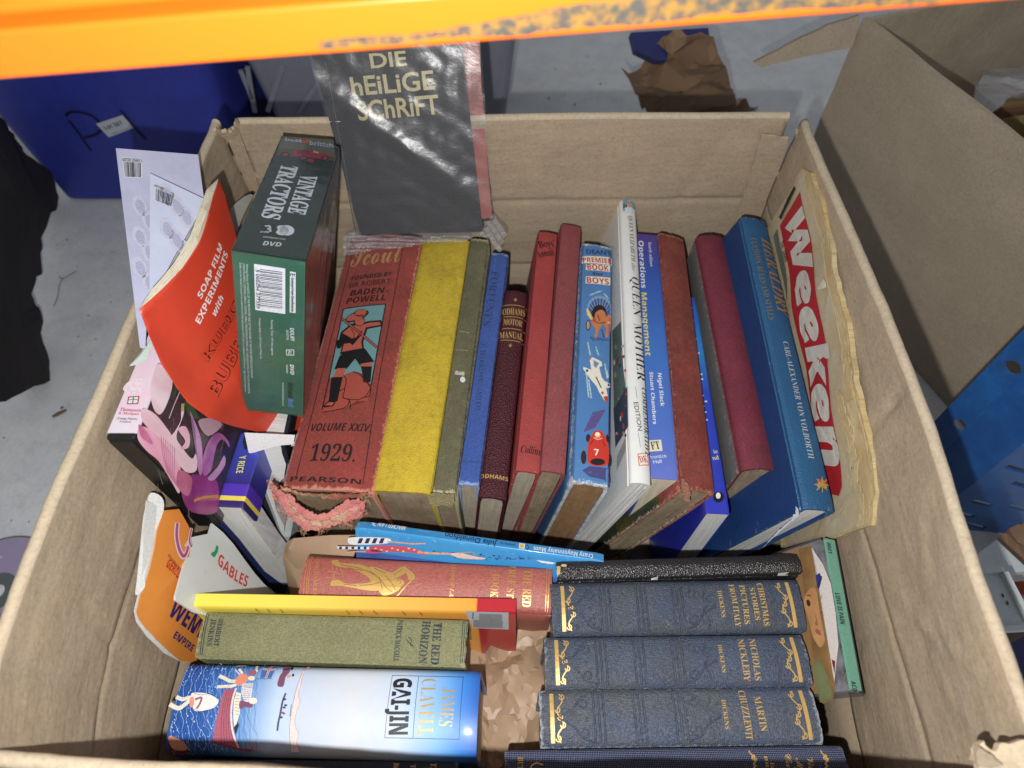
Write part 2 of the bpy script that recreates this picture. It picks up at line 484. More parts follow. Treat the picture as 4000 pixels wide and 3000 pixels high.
        for a, b in zip(ringi, ringi[1:] + ringi[:1]): pf.append((a, b, b + N, a + N))
        link('page_block', pv, pf, pages, rt, world=False)
    sf.root = rt
    sf.left = Surf(sf.pt(0, 0) - sf.ey * T / 2, sf.ex, sf.n, -sf.ey)   # outer face of the left board
    sf.right = Surf(sf.pt(0, 0) + sf.ey * T / 2, sf.ex, -sf.n, sf.ey)
    BOOKS[vname or label] = sf
    print('BOOK %-28s L %.3f T %.3f Y %.3f..%.3f' % (label[:28], L, T, sf.o.y, (sf.o + sf.ex * L).y))
    return sf

# ================================================================== the setting: pale shelf floor
def quad_obj(name, pts, m, parent=None): return link(name, pts, [(0, 1, 2, 3)], m, parent)
M_floor = mat('shelf_floor', (222, 224, 226), 'paper', .55, c2=(208, 211, 215), var=.12, bump=.4, dirt=.22)
fl = []
N = 24
for j in range(N + 1):
    for i in range(N + 1): fl.append((-3.2 + 6.4 * i / N, -1.2 + 5.4 * j / N, 0))
o = link('floor', fl, [(j * (N + 1) + i, j * (N + 1) + i + 1, (j + 1) * (N + 1) + i + 1, (j + 1) * (N + 1) + i) for j in range(N) for i in range(N)], M_floor)
tag(o, 'pale grey floor under the racking, scuffed and dusty', None, kind='structure')

# ================================================================== main cardboard box
RIM = .338
BX = Surf(Vector((0, .28, 0)), Vector((1, 0, 0)), Vector((0, 1, 0)), Vector((0, 0, 1)))
box = root('cardboard_box', BX, 'open brown cardboard box packed with old books in the centre', 'cardboard box')
def wall(name, path, inward, m=M_card, rim=RIM, tk=.0052, creases=(.246, .158), seed=0, top=None, slump=0., zb=.0, dents=()):
    """one side of the box: a profile (inner face with fold lines, rolled top edge, outer face) run along a path"""
    n = len(path); inw = Vector(inward)
    prof = []  # (offset inward, height, rim?)
    for i in range(5): prof.append((0, zb + (creases[1] - zb) * i / 4, 0))
    prof += [(-.0015, creases[1] + .001, 0), (.0022, creases[1] + .004, 0)]
    for i in range(1, 18): prof.append((.0022, creases[1] + .004 + (creases[0] - creases[1] - .006) * i / 18, 0))
    prof += [(.0020, creases[0] - .002, 0), (.0002, creases[0], 0), (.0030, creases[0] + .003, 0)]
    for i in range(1, 20): prof.append((.0030 - .00016 * i, creases[0] + .003 + (rim - tk - creases[0] - .003) * i / 20, 0))
    r = tk / 2 + .001
    for i in range(9):
        a = math.pi * i / 8; prof.append((-r + r * math.cos(a), rim - r + r * math.sin(a), 1))
    for i in range(5): prof.append((-2 * r, rim - .02 - (rim - .02) * i / 4, 0))
    NP = len(prof); verts = []; K = []
    # resample
    seg = []
    for a, b in zip(path[:-1], path[1:]):
        m_ = max(2, int((Vector(b) - Vector(a)).length / .0045))
        for i in range(m_): seg.append(Vector(a).lerp(Vector(b), i / m_))
    seg.append(Vector(path[-1]))
    s0, s1 = seg[0], seg[-1]
    for i, p in enumerate(seg):
        u = i / (len(seg) - 1); st = s0.lerp(s1, u)
        for (o_, z, rm) in prof:
            f = max(0, min(1, (z - zb) / (rim - zb))); q = st.lerp(p, f ** 1.5)
            wob = noise.noise(Vector((p.x * 9 + seed, p.y * 9, z * 14))) * .0035 + noise.noise(Vector((p.x * 40 + seed, p.y * 40, z * 50))) * .0008
            if not rm: wob *= 1
            else: wob = wob * .5 + noise.noise(Vector((p.x * 140 + seed, p.y * 140, z * 9))) * .0003
            if not rm and z > .1:
                for (A_, B_, am) in dents:
                    ab = B_ - A_; r3 = Vector((q.x, q.y, z)) - A_; t_ = max(0, min(1, r3.dot(ab) / ab.length_squared)); dd = (r3 - ab * t_); dd = dd - inw * dd.dot(inw); wob += am * math.exp(-(dd.length / .0032) ** 2)
            zz = z
            if top and z > creases[0]: zz = creases[0] + (z - creases[0]) * (top(u) - creases[0]) / (rim - creases[0])
            verts.append(Vector((q.x, q.y, zz)) + inw * (o_ + wob))
    faces, fm = [], []
    flip = (inw.x * (s1 - s0).y - inw.y * (s1 - s0).x) > 0
    for i in range(len(seg) - 1):
        for j in range(NP - 1):
            a = i * NP + j; q = (a, a + 1, a + NP + 1, a + NP)
            faces.append(q[::-1] if flip else q); fm.append(1 if prof[j][2] and prof[j + 1][2] else 0)
    for i in (0, len(seg) - 1):
        for j in range(NP // 2 - 1):
            a = i * NP; q = (a + j, a + j + 1, a + NP - 2 - j, a + NP - 1 - j); faces.append(q); fm.append(0)
    return link(name, verts, faces, [m, M_cardrim_lit], box, smooth=True, fm=fm)
def rimxy(pts, z=RIM): return [at(x, y, z).xy for x, y in pts]
back = rimxy([(508, 262), (800, 257), (1100, 251), (1400, 249), (1708, 248)])
left = rimxy([(468, 286), (380, 490), (287, 700), (200, 900), (121, 1078), (48, 1280), (0, 1423), (-22, 1560), (-30, 1640)])
right = rimxy([(1728, 285), (1810, 470), (1891, 664), (1990, 935), (2091, 1244), (2160, 1440), (2216, 1604), (2235, 1660)])
front = rimxy([(-40, 1614), (300, 1640), (700, 1668), (1200, 1690), (1700, 1690), (2240, 1668)])
def dentX(v, pts, X, am): 
    q = [atX(*v(*p_), X) for p_ in pts]; return [(a_, b_, am) for a_, b_ in zip(q[:-1], q[1:])]
def dentY(v, pts, Y, am):
    q = [atY(*v(*p_), Y) for p_ in pts]; return [(a_, b_, am) for a_, b_ in zip(q[:-1], q[1:])]
yb0 = back[2].y
p = wall('back_panel', [(v.x, v.y, 0) for v in [q.to_3d() for q in back]], (0, -1, 0), seed=1,
         dents=dentY(vP, [(1100, 262), (1690, 262)], yb0, .0008) + dentY(vP, [(1460, 440), (1560, 300)], yb0, -.0012) + dentY(vP, [(1180, 280), (1165, 420)], yb0, .0010) + dentY(vP, [(740, 300), (760, 430)], yb0, -.001))
left = [left[0] + Vector((-.001, .016))] + left; right = [right[0] + Vector((.001, .016))] + right
wall('left_panel', [(v.x + .000, v.y, 0) for v in left], (1, 0, 0), seed=2, rim=.340,
     dents=dentX(vJ, [(778, 292), (805, 335)], -.252, .0012) + dentX(vJ, [(420, 700), (560, 640), (700, 930), (800, 1000)], -.252, -.0012) + dentX(vP, [(300, 860), (250, 1060)], -.252, .0008) + dentX(vP, [(485, 305), (532, 418)], -.25, .0015))
wall('right_panel', [(v.x + .003, v.y, 0) for v in right], (-1, 0, 0), seed=3, rim=.340,
     dents=dentX(vK, [(820, 630), (960, 760), (1060, 900)], .245, .0016) + dentX(vK, [(1070, 780), (1150, 900), (1230, 1030)], .245, .0016) + dentX(vK, [(1250, 990), (1330, 1070)], .245, .0014)
     + dentX(vK, [(1030, 980), (1120, 1200), (1280, 1400)], .245, .0010) + dentX(vM, [(310, 460), (220, 600), (125, 780)], .245, -.0022) + dentX(vM, [(440, 1270), (500, 1659)], .245, .0008) + dentX(vK, [(940, 180), (990, 480)], .245, .0009)
     + dentX(vK, [(560, 900), (760, 770)], .245, -.001) + dentX(vP, [(1760, 330), (1770, 380)], .247, .0015))
wall('front_panel', [(v.x, v.y, 0) for v in front], (0, 1, 0), seed=4, rim=.340)
quad_obj('base_panel', [(-.26, .02, .006), (.27, .02, .006), (.26, .54, .006), (-.26, .54, .006)], M_card2, box)
# corner pieces: torn glue flaps and folds
yb = back[2].y
sB = plane3(Vector((-.25, yb - .006, .3)), Vector((.25, yb - .006, .3)), Vector((0, yb - .006, .1)))
sheet('corner_flap', box, sB, rag([(1646, 292), (1704, 300), (1650, 470), (1592, 640), (1545, 640), (1600, 450)], 1.2, 14, 3), .003, M_card, .01, edge=M_cardtorn)
sheet('corner_flap', box, sB, rag([(480, 290), (498, 276), (520, 268), (560, 345), (612, 520), (560, 520), (520, 390)], 1.5, 12, 5), .003, M_card, .01, edge=M_cardtorn)
sL = plane3(at(468, 290, .335), at(400, 450, .335), at(480, 310, .25))
sheet('torn_edge', box, plane3(atT(470, 284, .585), atT(500, 290, .60), atT(480, 310, .61)),
      rag([(463, 283), (470, 280), (478, 289), (490, 284), (503, 288), (513, 262), (518, 266), (512, 296), (498, 304), (482, 300), (470, 292)], 2.2, 5, 8), .003, M_cardtorn, None)
sheet('torn_edge', box, plane3(atT(1718, 285, .60), atT(1740, 290, .60), atT(1722, 330, .63)),
      rag([(1718, 283), (1726, 287), (1732, 278), (1737, 280), (1748, 310), (1742, 330), (1730, 300), (1724, 352), (1719, 330), (1722, 300)], 1.6, 5, 9), .003, M_cardtorn, None)
sheet('torn_edge', box, plane3(at(2110, 1600, .352), at(2212, 1610, .352), at(2150, 1655, .350)),
      rag([(2112, 1610), (2124, 1604), (2150, 1622), (2170, 1600), (2186, 1604), (2212, 1598), (2226, 1640), (2215, 1668), (2120, 1668), (2108, 1640)], 5, 9, 12), .004, M_cardtorn, None)
sheet('torn_edge', box, plane3(at(2140, 1625, .356), at(2180, 1630, .356), at(2150, 1655, .352)),
      rag([(2110, 1625), (2118, 1615), (2150, 1640), (2166, 1652), (2150, 1660), (2112, 1655)], 3, 9, 13), .002, M_card, None)

# ================================================================== orange rack beam across the top
BY = .235; FH = .0262 * BY / .335; BL = (atY(2380, -9, BY) - atY(-140, 189, BY)).length
T_ = NT('orange_paint'); tc = T_.n('ShaderNodeTexCoord').outputs['Object']
sx, sy, sz = T_.n('ShaderNodeSeparateXYZ', {0: tc}).outputs
nn = T_.noise(T_.n('ShaderNodeMapping', {'Vector': tc, 'Scale': (.05, 1, 1)}).outputs[0], 150, 9, .62); n2 = T_.noise(tc, 30, 5, .7)
p_ = T_.math('DIVIDE', sx, BL)
frac = T_.math('ADD', .30, T_.math('MULTIPLY', T_.math('SUBTRACT', p_, .36), 1.25))
msk = T_.math('SUBTRACT', T_.math('ADD', frac, T_.math('MULTIPLY', T_.math('SUBTRACT', nn, .5), .75)), T_.math('DIVIDE', sy, FH))
msk = T_.ramp(msk, [(.0, G(0)), (.05, G(1))])
gate = T_.ramp(T_.math('ADD', p_, T_.math('MULTIPLY', n2, .01)), [(.360, G(0)), (.366, G(1))])
lip = T_.ramp(T_.math('SUBTRACT', T_.math('DIVIDE', sy, FH), T_.math('MULTIPLY', T_.math('SUBTRACT', n2, .35), .55)), [(.05, G(0)), (.09, G(1))])
low = T_.ramp(T_.math('ADD', T_.math('DIVIDE', sy, FH), T_.math('MULTIPLY', nn, .12)), [(.09, G(1)), (.13, G(0))])
msk = T_.math('MAXIMUM', T_.math('MULTIPLY', T_.math('MULTIPLY', msk, gate), lip), T_.math('MULTIPLY', T_.math('MULTIPLY', low, T_.math('SUBTRACT', 1, gate)), .8))
grey = T_.mix(T_.ramp(T_.noise(tc, 200, 4), [(.42, G(0)), (.62, G(1))]), lin((78, 76, 72)), lin((150, 112, 52)))
T_.set(T_.p.inputs['Base Color'], T_.mix(msk, lin((255, 112, 22)), grey))
T_.p.inputs['Roughness'].default_value = .34; T_.p.inputs['Coat Weight'].default_value = .3
M_orange = T_.m
b0, b1 = atY(-140, 189, BY), atY(2380, -9, BY)
ex = (b1 - b0).normalized(); nrm = Vector((0, -1, 0)); nrm = (nrm - ex * nrm.dot(ex)).normalized()
bs = Surf(b0, ex, nrm.cross(ex), nrm)
beam = root('rack_beam', bs, 'orange painted steel rack beam with scraped grey lower edge across the top', 'rack beam')
Lb = (b1 - b0).length
def extr(name, prof, L, m, parent, x0=0, nx=1):
    n = len(prof); vs, fs = [], []
    for i in range(nx + 1):
        for (y, z) in prof: vs.append(Vector((x0 + L * i / nx, y, z)))
    for i in range(nx):
        for j in range(n): a = i * n + j; b = i * n + (j + 1) % n; fs.append((a, b, b + n, a + n))
    fs.append(tuple(range(n))[::-1]); fs.append(tuple(nx * n + i for i in range(n)))
    o = link(name, vs, fs, m, parent, world=False, smooth=True); o.data.set_sharp_from_angle(angle=R(38)); return o
def arc(cx, cy, r, a0, a1, n=5): return [(cx + r * math.cos(R(a0 + (a1 - a0) * i / n)), cy + r * math.sin(R(a0 + (a1 - a0) * i / n))) for i in range(n + 1)]
fh = FH
prof = [(0.0, -.045)] + [(.0, -.003)] + arc(.003, -.003, .003, 180, 90)[0:] + [(fh - .002, 0)] + arc(fh - .002, -.002, .002, 90, 0) + [(fh, -.010)] + \
       arc(fh + .003, -.010, .003, 180, 270)[::1] + [(fh + .004, -.013), (fh + .05, -.013), (fh + .05, -.045)]
prof = [(y, z) for y, z in prof]
extr('beam_profile', prof[::-1], Lb, M_orange, beam, nx=8)

bf_ = Surf(bs.o, bs.ex, bs.ey, bs.n)
slab0 = flat('bolt_slot', beam, Surf(bs.o - bs.n * .0128, bs.ex, bs.ey, bs.n), [([tuple(Vector(Surf(bs.o - bs.n * .0128, bs.ex, bs.ey, bs.n).px(vA(*q)))) for q in [(285, 130), (300, 122), (372, 122), (386, 130), (384, 146), (370, 153), (300, 153), (285, 146)]], 0, 0)], [ink((96, 72, 50))], .0003)
# ================================================================== things behind and beside the box
# blue storage crate
M_blue = mat('blue_plastic', (52, 62, 158), 'paper', .42, var=.2, bump=.25, spec=.4)
Yc = .81
def taper_tub(name, x0, x1, y0, y1, z0, z1, flare, m, label, cat, wallt=.004):
    sf = Surf(Vector(((x0 + x1) / 2, y0, z0)), Vector((1, 0, 0)), Vector((0, 1, 0)), Vector((0, 0, 1)))
    rt = root(name, sf, label, cat)
    def ring(a, z, f): 
        X0, X1, Y0, Y1 = x0 - f - a, x1 + f + a, y0 - f - a, y1 + f + a; r = .02; pts = []
        for cx, cy, s in ((X1 - r, Y0 + r, -90), (X1 - r, Y1 - r, 0), (X0 + r, Y1 - r, 90), (X0 + r, Y0 + r, 180)):
            for q in range(5): pts.append(Vector((cx + r * math.cos(R(s + q * 22.5)), cy + r * math.sin(R(s + q * 22.5)), z)))
        return pts
    rings = [ring(-.006, z0, 0), ring(0, z0 + .006, 0), ring(0, z1 - .03, flare), ring(.008, z1 - .028, flare), ring(.010, z1, flare), ring(-wallt, z1, flare), ring(-wallt, z0 + .008, 0)]
    vs = [v for r_ in rings for v in r_]; n = 20; fs = []
    for i in range(len(rings) - 1):
        for j in range(n): fs.append((i * n + j, i * n + (j + 1) % n, (i + 1) * n + (j + 1) % n, (i + 1) * n + j))
    fs.append(tuple(range(n))[::-1]); fs.append(tuple(6 * n + j for j in range(n)))
    o = link('body', vs, fs, m, rt, smooth=True); o.data.set_sharp_from_angle(angle=R(40)); return rt
crate = taper_tub('storage_crate', -.672, -.388, Yc, Yc + .38, .001, .36, .022, M_blue, 'tall blue plastic crate with handwritten black letter and white lot label, left of the box', 'storage crate')
cf = plane3(Vector((-.6, Yc - .0006, .02)), Vector((-.4, Yc - .0006, .02)), Vector((-.5, Yc - .0226, .33)))
lab = sheet('lot_label', crate, cf.shifted(.0015), [vA(*q) for q in [(593, 765), (755, 712), (823, 790), (672, 848)]], .0008, ink((190, 196, 205)), None)
text(crate, cf.shifted(.0018), 'Lot 267', 'bold', (655, 800), (762, 765), (648, 775), (60, 60, 80), vA)
text(crate, cf.shifted(.0018), 'auction house', 'sans', (692, 830), (795, 797), (689, 818), (90, 90, 110), vA)
Art(cf.shifted(.0010), vA).line([(408, 716), (425, 694), (470, 690), (530, 700), (578, 722), (620, 765), (622, 800), (590, 830), (520, 850)], (14, 12, 26), 13, sm=True)\
    .line([(425, 745), (470, 800), (515, 865), (562, 930)], (14, 12, 26), 13, sm=True).done('marker_writing', crate)
Art(cf.shifted(.0010), vA).line([(745, 680), (800, 750), (850, 810), (900, 860)], (14, 12, 26), 12, sm=True).done('marker_writing', crate)
# translucent tub behind
M_grey = mat('grey_plastic', (132, 134, 148), 'paper', .3, var=.1, bump=.2, spec=.5)
tub = taper_tub('plastic_tub', -.325, -.02, .865, 1.2, .001, .30, .03, M_grey, 'grey translucent plastic tub behind the brown box, beside the blue crate', 'plastic tub')
for i, (a, b) in enumerate([((1530, 410), (1575, 680)), ((1745, 400), (1655, 675)), ((1960, 500), (1850, 680)), ((1490, 430), (1560, 600))]):
    tf = plane3(Vector((-.3, .863, .02)), Vector((-.1, .863, .02)), Vector((-.2, .836, .28)))
    p0, p1 = tf.px(vA(*a)), tf.px(vA(*b)); q = ribbon([p0, p1], .006)[0]
    sheet('rib', tub, tf.shifted(.004), q, .004, M_grey, None, px=False)

# crumpled paper (ridged folds)
def crumple(p, sc_, amp, seed=0):
    q = Vector(p) * sc_ + Vector((seed * 3.7, seed * 1.3, 0)); h_ = 0
    for k in range(7):
        a_ = k * 1.9 + seed; f = (.55, .8, 1.1, 1.5, 2.1, 2.9, 4.2)[k]
        wq = q + Vector((noise.noise(q * .55 + Vector((k * 9, 0, 0))), noise.noise(q * .55 + Vector((0, k * 7, 3))), 0)) * .9
        t = wq.dot(Vector((math.cos(a_), math.sin(a_), 0))) * f + k * .37
        tri = abs(t - math.floor(t + .5)) * 2
        m_ = max(0, .5 + noise.noise(q * .8 + Vector((0, 0, k * 5)))) 
        h_ += tri * m_ / (f + .35)
    return h_ * amp * .8
from mathutils.geometry import delaunay_2d_cdt
def _tin(pts):
    r = delaunay_2d_cdt([Vector(p) for p in pts], [], [], 0, 1e-7); return r[0], r[2]
def in_poly(p, poly):
    c = False; j = len(poly) - 1
    for i in range(len(poly)):
        a_, b_ = poly[i], poly[j]
        if (a_.y > p.y) != (b_.y > p.y) and p.x < (b_.x - a_.x) * (p.y - a_.y) / (b_.y - a_.y) + a_.x: c = not c
        j = i
    return c
def crumple_obj(name, surf, outline, amp, step, seed, m, label, cat, th=.0006, dome=0., kind=None, fine=.34, stretch=1., sharp=17):
    """crumpled paper: large folded facets carrying smaller ones, thin, with sharp creases"""
    rnd = random.Random(seed); poly = [surf.px(p_) for p_ in outline]
    x0, x1 = min(p.x for p in poly), max(p.x for p in poly); y0, y1 = min(p.y for p in poly), max(p.y for p in poly)
    cs_, cy_ = step, step * stretch
    cpts = [(x, y) for x in [x0 - cs_ + i * cs_ for i in range(int((x1 - x0) / cs_) + 4)] for y in [y0 - cy_ + j * cy_ for j in range(int((y1 - y0) / cy_) + 4)]]
    cpts = [(x + rnd.uniform(-.45, .45) * cs_, y + rnd.uniform(-.45, .45) * cy_) for x, y in cpts]; cv_, cf_ = _tin(cpts)
    chh = [rnd.uniform(-1, 1) * amp for _ in cv_]
    tris = [(cv_[f[0]], cv_[f[1]], cv_[f[2]], chh[f[0]], chh[f[1]], chh[f[2]]) for f in cf_ if len(f) == 3]
    def coarse(p):
        for a_, b_, c_, ha, hb_, hc in tris:
            d_ = (b_.y - c_.y) * (a_.x - c_.x) + (c_.x - b_.x) * (a_.y - c_.y)
            if abs(d_) < 1e-12: continue
            u = ((b_.y - c_.y) * (p.x - c_.x) + (c_.x - b_.x) * (p.y - c_.y)) / d_; v = ((c_.y - a_.y) * (p.x - c_.x) + (a_.x - c_.x) * (p.y - c_.y)) / d_
            if u >= -1e-6 and v >= -1e-6 and u + v <= 1 + 1e-6: return u * ha + v * hb_ + (1 - u - v) * hc
        return 0
    c = sum(poly, Vector((0, 0))) / len(poly); R_ = max((p_ - c).length for p_ in poly)
    fs_ = step * fine; pts = [tuple(p) for p in poly]
    y = y0
    while y < y1:
        x = x0
        while x < x1:
            p = Vector((x + rnd.uniform(-.4, .4) * fs_, y + rnd.uniform(-.4, .4) * fs_))
            if in_poly(p, poly): pts.append(tuple(p))
            x += fs_
        y += fs_
    pts += [tuple(v) for v in cv_ if in_poly(v, poly)]
    vv_, ff_ = _tin(pts); verts = []
    for v in vv_:
        q = Vector((v.x, v.y)); h_ = coarse(q) + rnd.uniform(-1, 1) * amp * .16 * fine + noise.noise(Vector((q.x * 220, q.y * 120, seed))) * amp * .16 + dome * max(0, 1 - ((q - c).length / R_) ** 2)
        verts.append(surf.pt(q.x, q.y, h_))
    n = len(verts); ff_ = [f for f in ff_ if in_poly(sum((Vector(vv_[i]) for i in f), Vector((0, 0))) / len(f), poly)]
    faces = [list(f) for f in ff_] + [[n + i for i in reversed(f)] for f in ff_]
    verts += [v - surf.n * th for v in verts]
    cnt = {}
    for f in ff_:
        for i in range(len(f)): e = (f[i], f[(i + 1) % len(f)]); cnt[e] = 1
    for (a_, b_) in list(cnt):
        if (b_, a_) not in cnt: faces.append([b_, a_, a_ + n, b_ + n])
    o_ = link(name, verts, faces, m, smooth=True); o_.data.set_sharp_from_angle(angle=R(sharp))
    return tag(o_, label, cat, kind=kind)
bagf = plane3(at(1400, 228, .002), at(1620, 226, .002), atY(1500, 60, .84))
crumple_obj('paper_bag', bagf, rag([(1340, 112), (1352, 122), (1372, 160), (1395, 205), (1408, 234), (1640, 228), (1612, 200), (1592, 176), (1575, 130), (1562, 98), (1540, 78), (1500, 74), (1455, 70), (1410, 95), (1385, 110), (1360, 118)], 1.5, 12, 2),
            .016, .030, 3, M_kraftb, 'crumpled brown paper bag standing behind the box', 'paper bag', dome=.03)
nb = sheet('folder', None, plane3(atY(1370, 110, .86), atY(1440, 110, .86), atY(1400, 60, .88)), [(1363, 70), (1530, 60), (1532, 76), (1500, 84), (1448, 78), (1440, 130), (1418, 130), (1372, 108)], .02, mat('navy_plastic', (40, 48, 110), rough=.4), None)
tag(nb, 'dark blue object poking out of the crumpled brown paper bag', 'folder')

# dark coat / bag at left
M_black = mat('black_fabric', (42, 38, 42), 'cloth', .9, var=.3, bump=.8)
bk = plane3(at(40, 880, .02), at(110, 430, .02), at(-60, 560, .16))
crumple_obj('black_bag', bk, rag([(-60, 230), (0, 262), (28, 300), (60, 345), (92, 385), (116, 415), (112, 448), (80, 462), (64, 505), (62, 560), (68, 592), (48, 600), (36, 640), (58, 700), (66, 735), (84, 770), (76, 818), (40, 840), (0, 868), (-60, 880)], 1.2, 10, 4),
            .016, .060, 5, M_black, 'black fabric bag lying at the left edge beside the blue crate', 'bag', th=.03, dome=.02, fine=.5, stretch=2.2)
bpy.data.objects['black_bag'].data.polygons.foreach_set('use_smooth', [True] * len(bpy.data.objects['black_bag'].data.polygons))
for i, pts in enumerate([[(137, 600), (128, 618), (125, 640), (116, 662)], [(165, 586), (135, 602), (128, 596)]]):
    a = Art(Surf(Vector((0, 0, .0015)), Vector((1, 0, 0)), Vector((0, 1, 0)), Vector((0, 0, 1))), vP)
    a.line(pts, (70, 62, 52), 1.4, sm=True); tag(a.done('hair', None), ['thin curled hair lying on the pale floor beside the black bag', 'short straight hair on the floor touching the black bag'][i], 'hair')
sfz = Surf(Vector((0, 0, .002)), Vector((1, 0, 0)), Vector((0, 1, 0)), Vector((0, 0, 1)))
sliver = sheet('wood_sliver', None, sfz.shifted(.002), [(112, 898), (124, 890), (142, 883), (141, 887), (126, 895), (113, 901)], .002, mat('sliver', (120, 98, 74)), None)
tag(sliver, 'small brown sliver of wood lying on the floor left of the box', 'wood sliver')

# lilac disc
cc = at(-6, 1278, .0025); ds = Surf(cc, Vector((1, 0, 0)), Vector((0, 1, 0)), Vector((0, 0, 1)))
disc = root('compact_disc', ds, 'lilac printed compact disc lying on the floor left of the box', 'compact disc')
def ringmesh(name, r0, r1, z0, z1, m, parent, n=64):
    vs, fs = [], []
    for i in range(n):
        a = 2 * math.pi * i / n; c, s_ = math.cos(a), math.sin(a)
        vs += [Vector((r0 * c, r0 * s_, z1)), Vector((r1 * c, r1 * s_, z1)), Vector((r1 * c, r1 * s_, z0)), Vector((r0 * c, r0 * s_, z0))]
    for i in range(n):
        a, b = i * 4, (i + 1) % n * 4
        for j in range(4): fs.append((a + j, a + (j + 1) % 4, b + (j + 1) % 4, b + j)[::-1])
    return link(name, vs, fs, m, parent, world=False)
ringmesh('disc', .0075, .060, -.0012, 0, ink((140, 140, 120), .2, .8), disc)
ringmesh('printed_face', .0115, .0580, 0, .0003, mat('disc_print', (158, 146, 176), rough=.35, var=.08, bump=.05, coat=.3), disc)
ringmesh('hub', .0075, .0195, .0003, .0008, ink((110, 118, 120), .15, .5), disc)
dsf = ds.shifted(.0006)
vW = V(0, 2000, .2)
for i, (b, S, E) in enumerate([('FROM "TITANIC")', (-30, 1145), (175, 1012)), ('HAS COME IN', (-5, 1155), (205, 1022)), ('THE WAY IT IS', (-35, 1222), (165, 1092)),
                               ('(UP CLOSE AND', (-5, 1222), (160, 1115)), ('FALLING INTO', (-40, 1290), (155, 1158)), ('BY MYSELF', (-5, 1302), (140, 1208)),
                               ('THE DEEP)', (-10, 1340), (105, 1268)), ('AND RAYE)', (-10, 1372), (100, 1302))]):
    vw5 = lambda x, y: (0 + x * .2 * 1.0, 2000 * .553 + y * .2)
    big = i in (1, 2, 4, 5)
    text(disc, dsf, b, 'bold' if big else 'sans', S, E, (S[0] - 8, S[1] - (24 if big else 18)), (72, 60, 92), vw5)
text(disc, dsf, 'with', 'sans', (-30, 520), (30, 495), (-38, 490), (225, 225, 235), vw5)

# second cardboard box on the right (its side face, far inner wall and flaps)
A0 = Vector((.396, .78, 0)); d1 = Vector((.355, -.935, 0)).normalized(); d2 = Vector((.935, .355, 0)).normalized()
s2 = Surf(A0, d1, Vector((0, 0, 1)), d1.cross(Vector((0, 0, 1))))
box2 = root('cardboard_box', s2, 'larger plain cardboard box standing open at the upper right behind the blue post', 'cardboard box')
def panel2(name, o, ex_, L, z0, z1, th, m, out, seed):
    n = 26; k = 14; vs, fs = [], []
    for side in (0, 1):
        for j in range(k + 1):
            for i in range(n + 1):
                p_ = o + ex_ * (L * i / n) + Vector((0, 0, z0 + (z1 - z0) * j / k)) + out * (noise.noise(Vector((i * .25 + seed, j * .3, 0))) * .004 - side * th)
                p_.z += noise.noise(Vector((i * .9, seed, 0))) * .0012 * (j == k)
                vs.append(p_)
    N_ = (n + 1) * (k + 1)
    for j in range(k):
        for i in range(n):
            a = j * (n + 1) + i; fs.append((a, a + 1, a + n + 2, a + n + 1)); fs.append((N_ + a, N_ + a + n + 1, N_ + a + n + 2, N_ + a + 1))
    for i in range(n): a = k * (n + 1) + i; fs.append((a, a + 1, a + 1 + N_, a + N_)); a = i; fs.append((a, a + N_, a + 1 + N_, a + 1))
    for j in range(k): a = j * (n + 1); fs.append((a, a + n + 1, a + n + 1 + N_, a + N_)); a += n; fs.append((a, a + N_, a + n + 1 + N_, a + n + 1))
    return link(name, vs, fs, m, box2, smooth=False)
out1 = -d2
panel2('near_panel', A0, d1, .62, 0.001, .292, .006, M_card2, out1, 1)
panel2('left_panel', A0 + d2 * .001, d2, .46, 0.001, .290, .006, M_card2, -d1, 2)
panel2('far_panel', A0 + d2 * .46, d1, .62, 0.001, .46, .006, M_card2, -d2, 3)
quad_obj('base_panel', [A0 + Vector((0, 0, .004)), A0 + d1 * .6 + Vector((0, 0, .004)), A0 + d1 * .6 + d2 * .45 + Vector((0, 0, .004)), A0 + d2 * .45 + Vector((0, 0, .004))], M_card2, box2)
ff = plane3(at(1855, 38, .295), atT(1632, 140, .78), atT(1850, 100, .86))
ff = plane3(A0 + Vector((0, 0, .292)), atT(1630, 138, .815), atT(1838, 108, .80))
sheet('open_flap', box2, ff, rag([(1629, 136), (1700, 98), (1790, 54), (1856, 34), (1853, 62), (1842, 102), (1740, 122), (1645, 146)], 1, 20, 4), .006, M_card2, .03, edge=M_card)
bb = crumple_obj('bubble_wrap', plane3(atT(2100, 215, .84), atT(2212, 200, .84), atT(2180, 160, .9)),
            rag([(2130, 146), (2240, 145), (2240, 190), (2190, 205), (2130, 246), (2102, 222), (2108, 190)], 2, 14, 5), .006, .018, 8,
            clear_mat('bubble_film', haze=.30, rough=.12, scale=160), 'loose piece of clear bubble wrap in the large box at upper right', 'bubble wrap', fine=.3)
for i in range(4):
    sf_ = plane3(atT(2080 + i * 26, 232 + i * 22, .88 + i * .012), atT(2250, 225 + i * 30, .86), atT(2200, 330 + i * 20, .93))
    o = sheet('folded_card', None, sf_, rag([(2075 + i * 34, 236 + i * 30), (2150, 226 + i * 16), (2260, 222 + i * 14), (2260, 330), (2200, 320)], 1, 30, i), .004, mat('folded_card', [(150, 122, 84), (110, 80, 60), (170, 152, 104), (160, 140, 96)][i], 'card'), .02)
    tag(o, ['brown folded card uppermost under the bubble wrap', 'dark brown folded card second under the bubble wrap', 'yellowish folded card third under the bubble wrap',
            'yellowish folded card lowest, nearest the big box edge'][i], 'folded card', 'folded cards in the large box')

